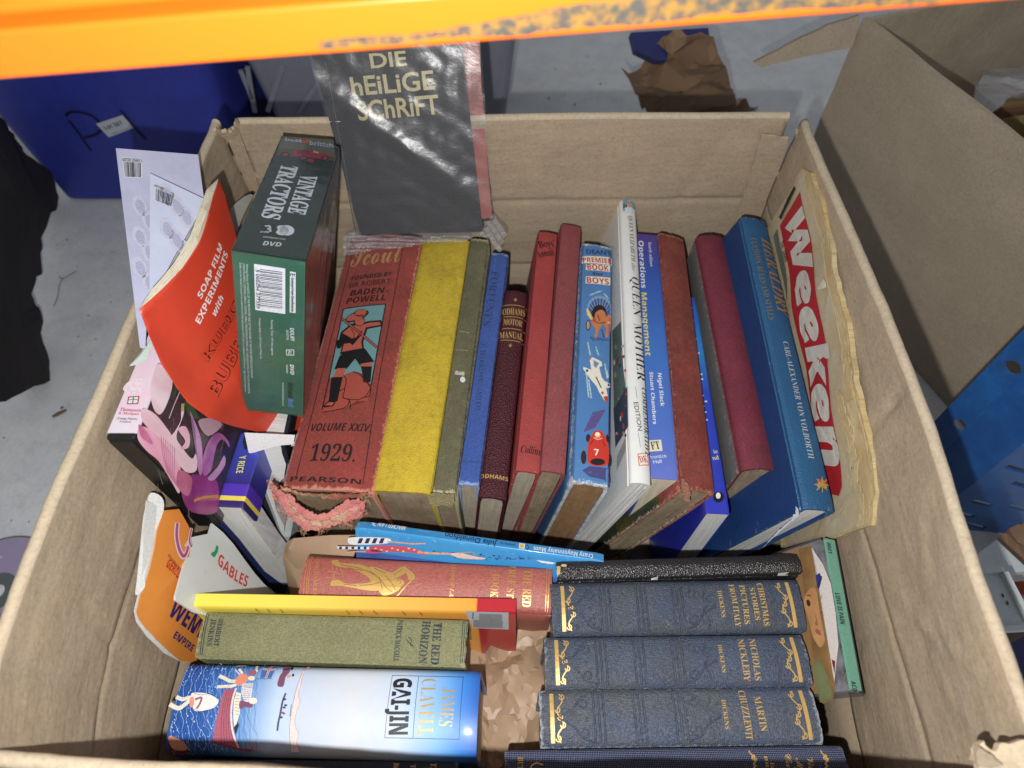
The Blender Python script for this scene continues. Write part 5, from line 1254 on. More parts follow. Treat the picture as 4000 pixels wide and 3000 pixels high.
a.line([(2035, 148), (1975, 260), (1950, 420), (1925, 560), (1950, 650), (1905, 780), (1880, 900), (1890, 1000), (1925, 1080), (1885, 1180), (1920, 1280)], (206, 120, 120), 5, 5, sm=True).line([(1985, 150), (1900, 450), (1860, 660), (1805, 1000), (1800, 1310)], (70, 60, 80), 4, 5, sm=True)
a.poly([(180, 1110), (220, 1100), (330, 1150), (400, 1210), (410, 1270), (300, 1290), (215, 1260), (175, 1170)], (208, 146, 112), 4, True).poly([(150, 1230), (300, 1290), (420, 1290), (400, 1330), (150, 1320)], (120, 40, 44), 3).poly([(1290, 1190), (1310, 1210), (1330, 1260), (1400, 1300), (1340, 1290), (1285, 1240)], (222, 140, 110), 4, True)
a.done('jacket_picture', r_, cut=(None, .004))

# black leather-bound book
M_bl = mat('black_grained_leather', (32, 31, 33), 'leather', .30, var=.3, wear=(60, 56, 50), wearamt=.3, bump=.6, spec=.7)
bl = book('book', Hq(vI, (282, 385), (1775, 318), (272, 488), (1795, 462)), .214, .214, 0, .14, M_bl, M_pages_old, 'thin shiny black grained leather book lying above the three navy volumes', GF, bulge=.002, round_=.002, fray=.0012, seed=26)
Art(bl, vI).ell(320, 408, 18, 9, (206, 176, 130), 0).poly(rag([(275, 420), (296, 412), (300, 452), (278, 478)], 4, 8, 4), (190, 160, 100)).poly([(862, 480), (905, 474), (906, 482), (866, 487)], (200, 198, 194)).poly([(1648, 452), (1712, 446), (1716, 456), (1650, 460)], (190, 188, 186)).done('worn_spots', bl.root)

# three matching navy volumes
M_navy = mat('navy_ribbed_cloth', (84, 94, 112), 'cloth', .6, c2=(78, 84, 92), wear=(150, 158, 166), wearamt=.5, var=.25, dirt=.3, bump=1.1, spec=.5)
gn = gold(.05)
def dickens(quad, lines, lab, seed, v=vI, lean=0, zz=.210):
    k_ = (seed - 31) * 6
    M_navy = mat('navy_ribbed_cloth', (58 + k_, 72 + k_, 96 + k_), 'cloth', .5, c2=(64 + k_, 70 + k_, 78 + k_), wear=(150, 158, 166), wearamt=.35 + .15 * (seed - 31), var=.25, dirt=.35, bump=1.1, spec=.65)
    sf = book('book', quad, zz, zz, lean, .15, M_navy, M_pages_grey, lab, 'three matching navy volumes', bulge=.003, round_=.002, fray=.0010, seed=seed)
    rt = sf.root; L, T = sf.L, sf.T
    for b, S, E, H_ in lines: text(rt, sf, b, 'serif', S, E, H_, gn, v, offset=-.004)
    # gilt bands and scrolls at both ends
    idv = Surf(sf.o, sf.ex, sf.ey, sf.n, sf.h); shapes = []
    for base, sg in ((.0085, 1), (L - .0085, -1)):
        shapes += [([(base - .0014, -T * .43), (base + .0012, -T * .43), (base + .0012, T * .43), (base - .0014, T * .43)], 0, 0)]
        pts = [Vector((base + sg * (.0052 + .0019 * math.sin(t * 2 * math.pi * 2)), -T * .42 + T * .84 * t)) for t in [i / 28 for i in range(29)]]
        shapes += [(r__, 0, 1) for r__ in ribbon(pts, .0008)]
        for cy, s2_ in ((-.36, 1), (-.13, -1), (.13, 1), (.36, -1), (0, 0)):
            c = Vector((base + sg * (.0052 + .0016 * s2_), T * cy)); pts = [c + Vector((math.cos(a_), math.sin(a_))) * .0016 for a_ in [i * .6 for i in range(9)]]
            shapes += [(r__, 0, 2) for r__ in ribbon(pts, .0007)]
    flat('gilt_scroll', rt, sf, shapes[:len(shapes) // 2], [gn]); flat('gilt_scroll', rt, sf, shapes[len(shapes) // 2:], [gn])
    # embossed ribs and scrolls, raised from the cloth
    def ridge(pts, wd, ht, nm):
        vs, fs = [], []; pts = [Vector(p_) for p_ in pts]
        for i, p_ in enumerate(pts):
            d = (pts[min(i + 1, len(pts) - 1)] - pts[max(i - 1, 0)]).normalized(); q = Vector((-d.y, d.x))
            for k_, hh in ((-1, -.0002), (-.5, .8), (0, 1), (.5, .8), (1, -.0002)):
                c = p_ + q * wd * k_ / 2; vs.append(sf.pt(c.x, c.y, ht * hh if hh > 0 else hh))
            if i:
                b_ = (i - 1) * 5
                for j in range(4): fs.append((b_ + j, b_ + j + 1, b_ + j + 6, b_ + j + 5))
        link(nm, vs, fs, M_navy, rt, smooth=True, wear=[0.] * len(vs))
    for f_ in (.20 + .58, .80 - .155, .495, .505 - .0 , .79):
        pass
    for cx_ in (.785, .640, .495):
        for dx in (-.0032, 0, .0032): ridge([(L * cx_ + dx, -T * .45 + T * .9 * i / 12) for i in range(13)], .0017, .0012, 'raised_band')
    for cx_, sg in ((.785, 1), (.495, -1)):
        for sd in (-1, 1):
            p_ = [(L * cx_ + sg * .004, sd * T * .42), (L * cx_ + sg * .012, sd * T * .33), (L * cx_ + sg * .017, sd * T * .15), (L * cx_ + sg * .026, sd * T * .02)]
            ridge(smooth_pts([Vector(q) for q in p_], False, 5), .0015, .0010, 'embossed_scroll')
            c = Vector((L * cx_ + sg * .010, sd * T * .25)); ridge([c + Vector((math.cos(a_), math.sin(a_))) * (.0035 - .0004 * a_ / 1.2) for a_ in [i * .5 for i in range(14)]], .0014, .0010, 'embossed_scroll')
    for sd in (-1, 1):
        for cx_ in (.385, .125):
            ridge(smooth_pts([Vector(q) for q in [(L * cx_, sd * T * .02), (L * (cx_ + (.015 if cx_ > .2 else -.015)), sd * T * .12), (L * (cx_ - .004), sd * T * .28), (L * cx_, sd * T * .44)]], False, 4), .0014, .0009, 'embossed_scroll')
    return sf
d1_ = dickens(Hq(vI, (246, 512), (1778, 478), (238, 830), (1822, 812)), [('CHRISTMAS', (1512, 515), (1560, 778), (1546, 511)), ('STORIES', (1466, 545), (1504, 745), (1496, 541)), ('PICTURES', (1404, 526), (1440, 768), (1436, 522)), ('FROM ITALY', (1338, 522), (1384, 785), (1370, 518)), ('DICKENS', (1268, 562), (1296, 728), (1292, 560))],
             'navy ribbed cloth volume with gilt Christmas Stories title, topmost of the three matching navy books', 31, lean=4)
d2_ = dickens(Hq(vI, (204, 838), (1800, 825), (196, 1168), (1868, 1142)), [('NICHOLAS', (1462, 858), (1504, 1115), (1500, 854)), ('NICKLEBY', (1392, 860), (1438, 1120), (1430, 856)), ('DICKENS', (1270, 896), (1298, 1068), (1294, 893))],
             'navy ribbed cloth volume with gilt Nicholas Nickleby title, middle of three', 32)
d3_ = dickens(Hq(vI, (166, 1170), (1868, 1148), (168, 1528), (1925, 1504)), [('MARTIN', (1492, 1216), (1538, 1432), (1532, 1211)), ('CHUZZLEWIT', (1398, 1178), (1450, 1482), (1438, 1173)), ('DICKENS', (1292, 1236), (1318, 1420), (1316, 1233))],
             'navy ribbed cloth volume with gilt Martin Chuzzlewit title, lowest of the three', 33)
M_dot = mat('dotted_navy_cloth', (44, 50, 78), 'dots', .65, wear=(140, 146, 160), wearamt=.5, var=.15, bump=.8)
nd = book('book', Hq(vI, (-45, 1540), (2060, 1512), (-50, 1850), (2110, 1815)), .214, .214, 0, .15, M_dot, M_pages_old, 'dark navy dotted cloth book with gilt script lettering at the bottom edge of the photo', GF, bulge=.003, round_=.002, fray=.0006, seed=27)
for b, st, S, E, H_ in [('Victorian', 'script', (1118, 1130), (1190, 1900), (1225, 1130)), ('Mystery', 'script', (925, 1150), (1000, 1900), (1035, 1150)), ('Cameos', 'script', (735, 1070), (810, 1800), (840, 1070)), ('Edited by', 'serif', (480, 1225), (520, 1700), (550, 1225)), ('BRIAN', 'serif', (380, 1110), (440, 1600), (430, 1110))]:
    text(nd.root, nd, b, st, S, E, H_, gn, vL)
text(nd.root, nd, 'HUTCHINSON', 'serif', (38, 1590), (28, 1840), (70, 1592), gn, vI)
a = Art(nd, vL)
for x0 in (1370, 130):
    a.line([(x0, 1020), (x0 + 10, 1060), (x0 + 50, 1110), (x0 + 40, 1160), (x0 + 100, 1200), (x0 + 60, 1260), (x0 + 100, 1290), (x0 + 60, 1340), (x0 + 110, 1420)], gn, 26, 1, sm=True).ell(x0 + 95, 1180, 32, 36, gn, 2).ell(x0 + 72, 1120, 26, 30, gn, 2)
a.done('gilt_scroll', nd.root)
a = Art(nd, vI); a.line([(190, 1640), (150, 1628), (118, 1650), (120, 1700), (160, 1720)], gn, 9, 1, sm=True).done('gilt_monogram', nd.root)
db = book('book', Hq(vH, (340, 1600), (2030, 1608), (330, 1820), (2030, 1830)), .205, .205, 0, .15, mat('dark_teal_cloth', (38, 48, 62), 'cloth', .7, wear=(110, 116, 120), bump=.6), M_pages_old,
          'dark blue book at the very bottom edge, mostly hidden by the box front', GF, bulge=.002, seed=28)
for b, S, E, H_ in [('TALES', (1870, 1625), (1850, 1760), (1905, 1628)), ('THE', (1745, 1635), (1735, 1720), (1775, 1638)), ('BOOK', (1640, 1625), (1620, 1750), (1672, 1628))]:
    text(db.root, db, b, 'serif', S, E, H_, gn, vH)

# crumpled kraft paper between the rows
cp = plane3(at(1020, 1640, .13), at(1200, 1640, .13), at(1100, 1350, .14))
crumple_obj('packing_paper', cp, [(985, 1350), (1120, 1340), (1200, 1340), (1205, 1700), (1000, 1720), (985, 1500)], .0115, .0105, 11, M_kraft, 'crumpled brown packing paper in the gap between the two front stacks', 'packing paper', fine=.36, stretch=2.3, sharp=20)
cp = plane3(at(640, 1290, .12), at(760, 1290, .15), at(690, 1160, .17))
crumple_obj('packing_paper', cp, [vN(*q) for q in [(215, 420), (232, 360), (262, 310), (310, 285), (500, 280), (640, 300), (620, 470), (420, 480), (300, 700), (200, 690)]], .004, .030, 12, M_kraft, 'smooth brown packing paper poking up left of the blue poetry book', 'packing paper', dome=.012, fine=.5)

# ================================================================== left side
# shrink-wrapped box of tractor films
e0 = Vector((-.17895, .31888, .38508)); ebx = Vector((.97559, -.00122, -.2196)).normalized(); ax = Vector((-.04187, .9806, -.1915)).normalized()
bd = Vector((-.21557, -.19601, -.9566)).normalized(); Tb, Lt, Ll = .0458, .1615, .1496; e1_ = e0 + ebx * Tb
n_t = -bd
ts = Surf(e0 + ax * Lt, -ax, ebx, n_t)          # head far, tail near, left to right
vbr = root('dvd_box', ts, 'shrink-wrapped dark green Vintage Tractors film box standing at the left of the big red annual', 'dvd box')
print('DVD', Lt, Tb, Ll, bd.angle(-n_t) * 57.3)
M_tg = lambda: mat('dark_green_print', (24, 46, 36), 'paper', .5, var=.15, bump=.05, coat=.15)
tgm = M_tg(); M_tlow = mat('mid_green_print', (46, 100, 78), 'paper', .45, c2=(40, 90, 70), var=.15, bump=.05, coat=.5)
M_tside = mat('dark_stacked_sides', (78, 52, 46), 'pages', .4, c2=(110, 84, 76), var=.5, bump=.8, coat=.5)
nl = ebx.cross(bd); 
def hexa(name, c, mats, parent, fmi):
    f = [(0, 1, 3, 2), (4, 6, 7, 5), (0, 4, 5, 1), (2, 3, 7, 6), (0, 2, 6, 4), (1, 5, 7, 3)]
    return link(name, c, f, mats, parent, fm=fmi)
P_ = lambda a, b, c: e0 + ebx * (Tb * a) + ax * (Lt * b) + bd * (Ll * c)
c8 = [P_(a_, b_, c_) for a_ in (0, 1) for b_ in (0, 1) for c_ in (0, 1)]
hb = hexa('carton', c8, [tgm, M_tlow, M_tside], vbr, [2, 2, 1, 0, 0, 0])
# faces order: a0 side, a1 side, b0 (near) ... set by normal
for p_ in hb.data.polygons:
    n_ = (MW[hb.name].to_3x3() @ p_.normal)
    if abs(n_.dot(ebx)) > .7: p_.material_index = 2
    elif abs(n_.dot(n_t)) > .7: p_.material_index = 0
    else: p_.material_index = 1
bm = bmesh.new(); bm.from_mesh(hb.data); bmesh.ops.recalc_face_normals(bm, faces=bm.faces[:]); bm.to_mesh(hb.data); bm.free()
sv = ink((214, 218, 220), .5)
text(vbr, ts, 'VINTAGE', 'serif', (1392, 668), (1192, 1222), (1632, 690), sv, vQ, offset=.018); text(vbr, ts, 'TRACTORS', 'serif', (1112, 530), (812, 1290), (1350, 562), sv, vQ, offset=.018)
a = Art(ts, vQ); a.poly([(1100, 120), (1850, 170), (1885, 430), (1440, 310), (1060, 300)], (92, 94, 76)).poly([(1060, 300), (1440, 310), (1885, 440), (1880, 480), (1500, 430), (1020, 400)], (74, 78, 36), 1)
a.poly([(1310, 310), (1560, 330), (1720, 370), (1790, 400), (1790, 450), (1760, 480), (1650, 450), (1480, 430), (1270, 410), (1260, 390), (1290, 360)], (150, 34, 56), 2, True)
for x, y, rx, ry in ((1160, 390, 76, 38), (1520, 475, 88, 45), (1730, 440, 60, 40), (1420, 440, 60, 40)): a.ell(x, y, rx, ry, (40, 24, 30), 3).ell(x, y, rx * .55, ry * .6, (150, 34, 60), 4)
a.poly([(1320, 318), (1500, 335), (1490, 400), (1330, 385)], (120, 30, 44), 3).poly([(1560, 330), (1640, 350), (1640, 375), (1560, 360)], (170, 160, 130), 3)
a.ell(1110, 1480, 100, 72, (205, 208, 210), 2, rot=5).ell(1180, 1480, 110, 74, (205, 208, 210), 2, rot=5).ell(930, 1455, 120, 70, (26, 26, 30), 2, rot=5).ell(1110, 1475, 30, 26, (160, 164, 168), 3)
a.line([(870, 1420), (930, 1415), (945, 1450), (905, 1460)], (205, 208, 210), 22, 3).line([(905, 1460), (950, 1475), (940, 1500), (870, 1500)], (205, 208, 210), 22, 3)
a.poly([(755, 1480), (790, 1470), (1000, 1505), (960, 1528), (800, 1515)], (30, 30, 36), 3)
a.done('top_print', vbr)
text(vbr, ts.shifted(.0004), 'DVD', 'bold', (800, 1510), (920, 1520), (806, 1488), (210, 212, 214), vQ); text(vbr, ts, 'DEMDVD1755', 'bold', (838, 1580), (1160, 1620), (842, 1560), (190, 196, 190), vQ)
text(vbr, ts, 'DVD', 'boldit', (830, 1690), (1100, 1715), (840, 1630), (206, 210, 210), vQ); 
text(vbr, ts.shifted(.0004), 'best', 'bold', (1155, 188), (1400, 215), (1160, 138), (168, 166, 196), vQ, offset=.02); text(vbr, ts.shifted(.0004), 'of', 'bold', (1405, 218), (1500, 228), (1410, 172), (206, 90, 80), vQ, offset=.02); text(vbr, ts.shifted(.0004), 'british', 'bold', (1505, 245), (1850, 290), (1512, 190), (168, 166, 196), vQ, offset=.02)
n_l = ebx.cross(-bd); n_l = -n_l if n_l.dot(CAM - e0) < 0 else n_l
lsf = Surf(e0, bd, ebx, n_l)
if (lsf.ex.cross(lsf.ey)).dot(lsf.n) < 0: print('lsf hand')
a = Art(lsf, vD); a.poly([(1568, 126), (1761, 155), (1761, 436), (1576, 410)], (224, 226, 230)).poly([(1790, 173), (1825, 178), (1825, 430), (1788, 426)], (220, 224, 224))
rnd = random.Random(6); y = 160
while y < 392:
    wd = rnd.choice([2, 3, 5]); a.line([(1606 + (0 if rnd.random() > .2 else -12), y), (1742, y + 18)], (24, 24, 28), wd, 1); y += wd + rnd.choice([3, 4, 6])
a.line([(1806, 205), (1806, 420)], (24, 40, 34), 3, 1)
a.done('barcode_panel', vbr)
for b, st, S, E, H_, c in [('5 060294 377559', 'bold', (1579, 160), (1584, 400), (1602, 158), (30, 30, 34)), ('Exempt From Classification', 'bold', (1796, 212), (1796, 422), (1816, 212), (30, 40, 36)), ('E', 'bold', (1792, 184), (1792, 200), (1820, 184), (30, 40, 36)),
                        ('Warning Notice: All RIGHTS OF THE PRODUCER AND OF THE OWNER OF THE WORK REPRODUCED RESERVED', 'sans', (1518, 125), (1550, 830), (1532, 125), (196, 210, 204)),
                        ('UNAUTHORISED COPYING, HIRING, LENDING, PUBLIC PERFORMANCE, RADIO OR TV BROADCASTING OF THIS DVD PROHIBITED', 'sans', (1498, 122), (1532, 925), (1511, 122), (196, 210, 204)),
                        ('Dolby and the double-D symbol are trademarks of Dolby Laboratories. DVD Logo is a trademark of DVD Format / Logo Licensing Corporation', 'sans', (1478, 118), (1512, 915), (1491, 118), (196, 210, 204)),
                        ('Packaging design (c) 2014 Demand Media Ltd', 'sans', (1598, 460), (1606, 710), (1610, 460), (196, 210, 204)), ('Running Time: 147 mins approx', 'sans', (1672, 472), (1676, 690), (1686, 472), (206, 216, 212)),
                        ('DOLBY', 'bold', (1790, 522), (1795, 602), (1814, 522), (214, 222, 220)), ('DIGITAL', 'sans', (1766, 534), (1770, 598), (1780, 534), (214, 222, 220)), ('DVD', 'boldit', (1790, 745), (1792, 808), (1814, 745), (220, 226, 224)), ('VIDEO', 'bold', (1766, 748), (1768, 800), (1776, 748), (214, 222, 220)),
                        ('www.demanddvd.co.uk', 'sans', (1742, 858), (1742, 1002), (1756, 858), (206, 214, 212))]:
    text(vbr, lsf.shifted(.0003), b, st, S, E, H_, c, vD)
text(vbr, lsf.shifted(.0003), 'demand', 'bold', (1776, 858), (1778, 952), (1812, 858), (30, 30, 34), vD, offset=.01); text(vbr, lsf.shifted(.0003), 'dvd', 'bold', (1778, 955), (1780, 1005), (1812, 955), (90, 130, 200), vD)
a = Art(lsf, vD); a.poly([(1765, 655), (1816, 655), (1816, 692), (1767, 690)], (206, 216, 212)).poly([(1770, 660), (1811, 660), (1811, 687), (1771, 685)], (46, 90, 74), 1).done('rating_mark', vbr)
text(vbr, lsf.shifted(.0005), 'ALL', 'bold', (1780, 662), (1781, 684), (1800, 662), (214, 222, 220), vD)
# shrink film just outside the carton
M_film = clear_mat('shrink_film', haze=.006, rough=.09, bump=.22, scale=30)
vs_, fs_ = [], []
def film_patch(o_, u_, v_, lu, lv, n_, nm):
    s_ = Surf(o_, u_, v_, n_, lambda x, y: .0009 + .0005 * noise.noise(Vector((x * 40, y * 35, 2))) + .0005 * abs(noise.noise(Vector((x * 90, y * 40, 5)))))
    sheet(nm, vbr, s_, [(0, 0), (lu, 0), (lu, lv), (0, lv)], .0002, M_film, .003, px=False, smooth=True)
film_patch(ts.o, -ax, ebx, Lt, Tb, n_t, 'film'); film_patch(e0, bd, ebx, Ll, Tb, n_l, 'film'); film_patch(e1_, ax, bd, Lt, Ll, ebx, 'film')

# heavy black bible in a clear bag
bi0, bi1, bi2 = atT(776, 504, .648), atT(1043, 498, .648), atT(678, 130, .572)
bp = plane3(bi0, bi1, bi2)
bib = root('bible', bp, 'thick black German bible with gold lettering standing upright on the back row', 'bible')
M_bib = mat('black_bible_cloth', (34, 34, 37), 'cloth', .6, c2=(30, 30, 33), wear=(110, 116, 120), wearamt=.4, var=.25, bump=.5, spec=.5)
o_ = [(776, 500), (782, 507), (1038, 501), (1043, 496), (1040, 470), (996, 80), (993, 40), (655, 50), (676, 130)]
sheet('cover', bib, bp, o_, .003, M_bib, None)
sheet('page_block', bib, bp.shifted(-.0032), [(790, 502), (1064, 470), (1060, 440), (1030, 45), (662, 55)], .020, mat('red_edge_pages', (140, 84, 76), 'pages', .7, c2=(160, 90, 80), var=.2, bump=.4), None)
sheet('cover', bib, bp.shifted(-.0275), [(790, 506), (1068, 476), (1064, 450), (1034, 45), (656, 55)], .003, M_bib, None)
bt = bp.shifted(.0003); gb_ = ink((164, 152, 108), .5, .25, .3)
text(bib, bt, 'DIE', 'sans', (395, 420), (618, 402), (392, 330), gb_, vB, offset=.02); text(bib, bt, 'hEiLiGE', 'sans', (280, 590), (790, 548), (270, 475), gb_, vB, offset=.02); text(bib, bt, 'SChRiFT', 'sans', (320, 742), (820, 700), (310, 625), gb_, vB, offset=.02)
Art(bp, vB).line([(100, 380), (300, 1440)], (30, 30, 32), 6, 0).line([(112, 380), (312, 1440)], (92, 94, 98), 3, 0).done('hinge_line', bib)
M_bag = clear_mat('bag_film', haze=.014, rough=.27, bump=.30, scale=16, gloss=.013)
fold = lambda x, y: .0022 + .0022 * math.exp(-((y - (.118 - x * .78)) / .010) ** 2) + .0012 * abs(noise.noise(Vector((x * 60, y * 60, 1)))) + .0010 * abs(noise.noise(Vector((x * 30 + y * 50, y * 20, 4))))
bs_ = Surf(bp.o, bp.ex, bp.ey, bp.n, fold)
bag = sheet('plastic_bag', None, bs_, [(748, 500), (768, 512), (880, 520), (1045, 508), (1066, 452), (1036, 60), (1030, 20), (645, 30), (672, 130), (770, 492)], .0003, M_bag, .0035, smooth=True)
tag(bag, 'clear plastic bag wrapped round the black bible', 'plastic bag')
bs2 = Surf(bp.o, bp.ex, bp.ey, bp.n, lambda x, y: .004 + .0022 * math.sin(y * 900 + 30 * x) + .003 * noise.noise(Vector((x * 50, y * 90, 2))))
MW[bag.name] = Matrix.Identity(4)
link_parent = bag
sheet('bag_hem', bag, bs2, rag([vB(*q) for q in [(235, 1440), (300, 1418), (340, 1450), (480, 1462), (700, 1455), (1000, 1440), (1010, 1470), (900, 1488), (740, 1500), (560, 1520), (420, 1540), (280, 1560), (232, 1560), (225, 1500)]], 1.3, 6, 3), .0003, clear_mat('bag_crumple', haze=.07, rough=.2, bump=.8, scale=90, gloss=.05), .0016, smooth=True)
bs3 = plane3(atT(1046, 500, .645), atT(1092, 520, .63), atT(1060, 460, .64), lambda x, y: .0015 * math.sin(x * 500 + y * 900))
sheet('bag_corner', bag, bs3, rag([vB(*q) for q in [(1090, 1420), (1140, 1315), (1180, 1370), (1232, 1425), (1205, 1500), (1188, 1560), (1150, 1520), (1105, 1470), (1040, 1445)]], 1.2, 6, 5), .0003, clear_mat('bag_crumple', haze=.10, rough=.2, bump=.8, scale=90, gloss=.05), .0014, smooth=True)

# film case with flower sleeve, spine up along the left side
dv = fit((422, 470), (484, 470), (231, 948), (285, 948), .331, .331, -3)
Lv, Tv = dv.L, dv.T; print('DVDCASE', Lv, Tv)
dvr = root('dvd_case', dv, 'black film case with pink flower sleeve standing over the left edge of the box', 'dvd case')
slab('case', dv, 0, Lv, -Tv / 2, Tv / 2, -.135, 0, M_blackplastic, dvr, .0022)
slab('case_lip', dv, Lv - .002, Lv + .0012, -Tv / 2 + .002, Tv / 2 - .002, -.133, -.002, M_blackplastic, dvr, .0006)
slab('spine_sleeve', dv, .003, Lv - .004, -Tv / 2 + .0008, Tv / 2 + .0004, -.0005, .0006, mat('pale_pink_sleeve', (214, 206, 218), 'paper', .3, c2=(222, 190, 206), var=.06, bump=.03, coat=.3), dvr)
fr_ = Surf(dv.pt(0, 0) + dv.ey * (Tv / 2 + .0004), dv.ex, -dv.n, dv.ey)
slab('front_sleeve', dv, .003, Lv - .004, Tv / 2, Tv / 2 + .0004, -.131, -.001, mat('dark_leaf_sleeve', (62, 54, 56), 'paper', .3, c2=(84, 56, 74), var=.4, bump=.03, coat=.3), dvr)
dsp = dv.shifted(.0007)
text(dvr, dsp, 'Thompson', 'serif', (738, 1035), (868, 1042), (742, 1016), (170, 40, 76), vD); text(dvr, dsp, '& Morgan', 'serif', (730, 1056), (856, 1062), (734, 1042), (170, 40, 76), vD)
text(dvr, dsp, '(Young Plants)', 'serif', (720, 1088), (846, 1092), (722, 1076), (30, 26, 34), vD); text(dvr, dsp, 'Limited', 'serif', (738, 1106), (806, 1110), (740, 1096), (30, 26, 34), vD)
a = Art(dsp, vD); a.poly([(792, 948), (862, 944), (854, 994), (784, 996)], (166, 50, 90)).poly([(800, 954), (854, 951), (848, 988), (792, 989)], (214, 222, 216), 1).line([(826, 952), (820, 990)], (60, 120, 90), 6, 2).line([(800, 968), (850, 966)], (60, 120, 90), 5, 2)
a.poly([(800, 760), (900, 720), (950, 600), (960, 560), (930, 600), (860, 700)], (208, 220, 214), 0, True).poly([(760, 900), (800, 850), (860, 830), (900, 860), (870, 930), (800, 930)], (226, 206, 216), 0, True).done('spine_print', dvr)
a = Art(fr_, vD); P1, P2, P3, P4 = soft((224, 150, 182), (238, 196, 212), 60, (1, 1, .25)), soft((226, 184, 200), (240, 222, 230), 50, (1, 1, .3)), soft((190, 96, 144), (214, 140, 176), 60), soft((124, 46, 110), (156, 66, 128), 40)
a.poly([(960, 760), (1000, 752), (1040, 790), (1062, 860), (1040, 960), (990, 1055), (945, 1020), (925, 900)], P2, 1, True)
a.poly([(880, 1020), (960, 1060), (1040, 1160), (1060, 1180), (1110, 1100), (1115, 1040), (1130, 1000), (1128, 1060), (1085, 1190), (1120, 1260), (1180, 1330), (1205, 1300), (1210, 1400), (1140, 1410), (1060, 1300), (980, 1200), (900, 1130), (865, 1070)], P2, 3, True)
a.poly([(870, 1130), (980, 1180), (1080, 1260), (1110, 1350), (1105, 1540), (1060, 1480), (980, 1350), (900, 1280), (845, 1200)], P1, 2, True).poly([(850, 1120), (900, 1160), (940, 1240), (870, 1200)], P3, 3, True)
for i in range(7): a.line([(990 + i * 14, 1190 + i * 12), (1000 + i * 12, 1300 + i * 20), (1030 + i * 10, 1420 + i * 14)], (190, 120, 152), 5, 4, sm=True)
a.poly([(1095, 1150), (1140, 1130), (1168, 1190), (1160, 1260), (1110, 1270), (1140, 1220)], P1, 3, True).poly([(1170, 1040), (1200, 1140), (1220, 1400), (1245, 1410), (1240, 1220), (1190, 1080)], soft((176, 110, 172), (206, 160, 208)), 2, True)
a.poly([(1250, 1320), (1290, 1210), (1350, 1170), (1405, 1220), (1412, 1260), (1370, 1210), (1330, 1260), (1300, 1400), (1250, 1430)], soft((154, 80, 150), (190, 126, 186)), 3, True).poly([(1280, 1450), (1340, 1380), (1380, 1310), (1385, 1370), (1320, 1460)], soft((176, 110, 172), (206, 160, 208)), 3, True)
a.poly([(1130, 1480), (1180, 1430), (1300, 1440), (1345, 1500), (1335, 1659), (1180, 1659), (1120, 1560)], P4, 2, True).poly([(1100, 1400), (1180, 1450), (1160, 1560), (1090, 1500)], soft((176, 92, 128), (204, 130, 156)), 3, True)
a.line([(1105, 920), (1070, 1000), (1040, 1080)], (214, 190, 180), 6, 3).poly([(1115, 990), (1135, 990), (1128, 1040), (1112, 1030)], (176, 170, 110), 4).line([(1195, 1588), (1260, 1568), (1338, 1562)], (206, 140, 90), 12, 5, sm=True).poly([(1220, 1100), (1290, 1080), (1370, 1120), (1280, 1190)], (196, 160, 176), 2, True)
a.poly([(1000, 760), (1100, 860), (1060, 960), (1075, 860)], (60, 84, 60), 1, True).poly([(1150, 960), (1230, 1080), (1160, 1060)], (70, 92, 62), 1, True)
rnd = random.Random(12)
for i in range(40):
    x = rnd.uniform(960, 1420); y = rnd.uniform(760, 1640); a.line([(x, y), (x + rnd.uniform(-30, 30), y + rnd.uniform(30, 90))], ink([(84, 96, 66), (52, 40, 52), (120, 84, 110)][i % 3], .4, 0, .6), rnd.uniform(3, 9), 0)
a.done('flower_print', dvr)

# red soap-film booklet, curled
sb = plane3(atT(302, 668, .430), atT(472, 386, .500), atT(540, 900, .55), None)
Lb1 = (atT(472, 386, .500) - atT(302, 668, .430)).length
sb.h = lambda x, y: .010 * math.sin(min(1, max(0, x / Lb1)) * math.pi) + .0012 * noise.noise(Vector((x * 30, y * 30, 3))) + .004 * math.exp(-((y + .10) / .02) ** 2)
sbr = root('booklet', sb, 'curled bright red soap film experiments booklet with white and outlined lettering', 'booklet')
M_redb = mat('bright_red_cover', (202, 68, 46), 'paper', .42, c2=(194, 62, 42), var=.06, bump=.06, coat=.25)
ol_ = [(302, 668), (330, 632), (370, 580), (405, 520), (430, 460), (450, 420), (472, 386), (485, 430), (492, 480), (506, 560), (520, 700), (536, 880), (646, 884), (640, 938), (600, 938), (560, 934), (500, 920), (440, 902), (405, 870), (380, 835), (350, 786), (325, 725)]
sheet('cover', sbr, sb, ol_, .0004, M_redb, .006, smooth=True)
for i in range(5):
    k = .0006 * (i + 1); dx = -1.9 * (i + 1); oo = [(302 - i * .4, 668 - i * 1), (326 + dx, 632 - i * 2), (365 + dx * 1.4, 578 - 2 * i), (398 + dx * 1.6, 518 - 2 * i), (424 + dx * 1.5, 458 - 2 * i), (446 + dx * 1.2, 418 - 2 * i), (472 + dx * .7, 386 + i), (500, 560), (530, 870), (636, 900), (636, 936), (560, 933), (440, 900), (352, 786), (325, 724)]
    sheet('page', sbr, sb.shifted(-k), oo, .0004, M_pages_cream, .006, smooth=True)
sbt = sb.shifted(.0002); sbt.cut = (.005, .005); ws = ink((224, 218, 216))
for b, st, S, E, H_, m_ in [('SOAP FILM', 'bold', (1178, 345), (1300, 20), (1150, 325), ws), ('EXPERIMENTS', 'bold', (1182, 500), (1335, 68), (1156, 470), ws), ('with', 'boldit', (1262, 452), (1308, 338), (1232, 440), ws)]:
    text(sbr, sbt, b, st, S, E, H_, m_, vD, offset=.008)
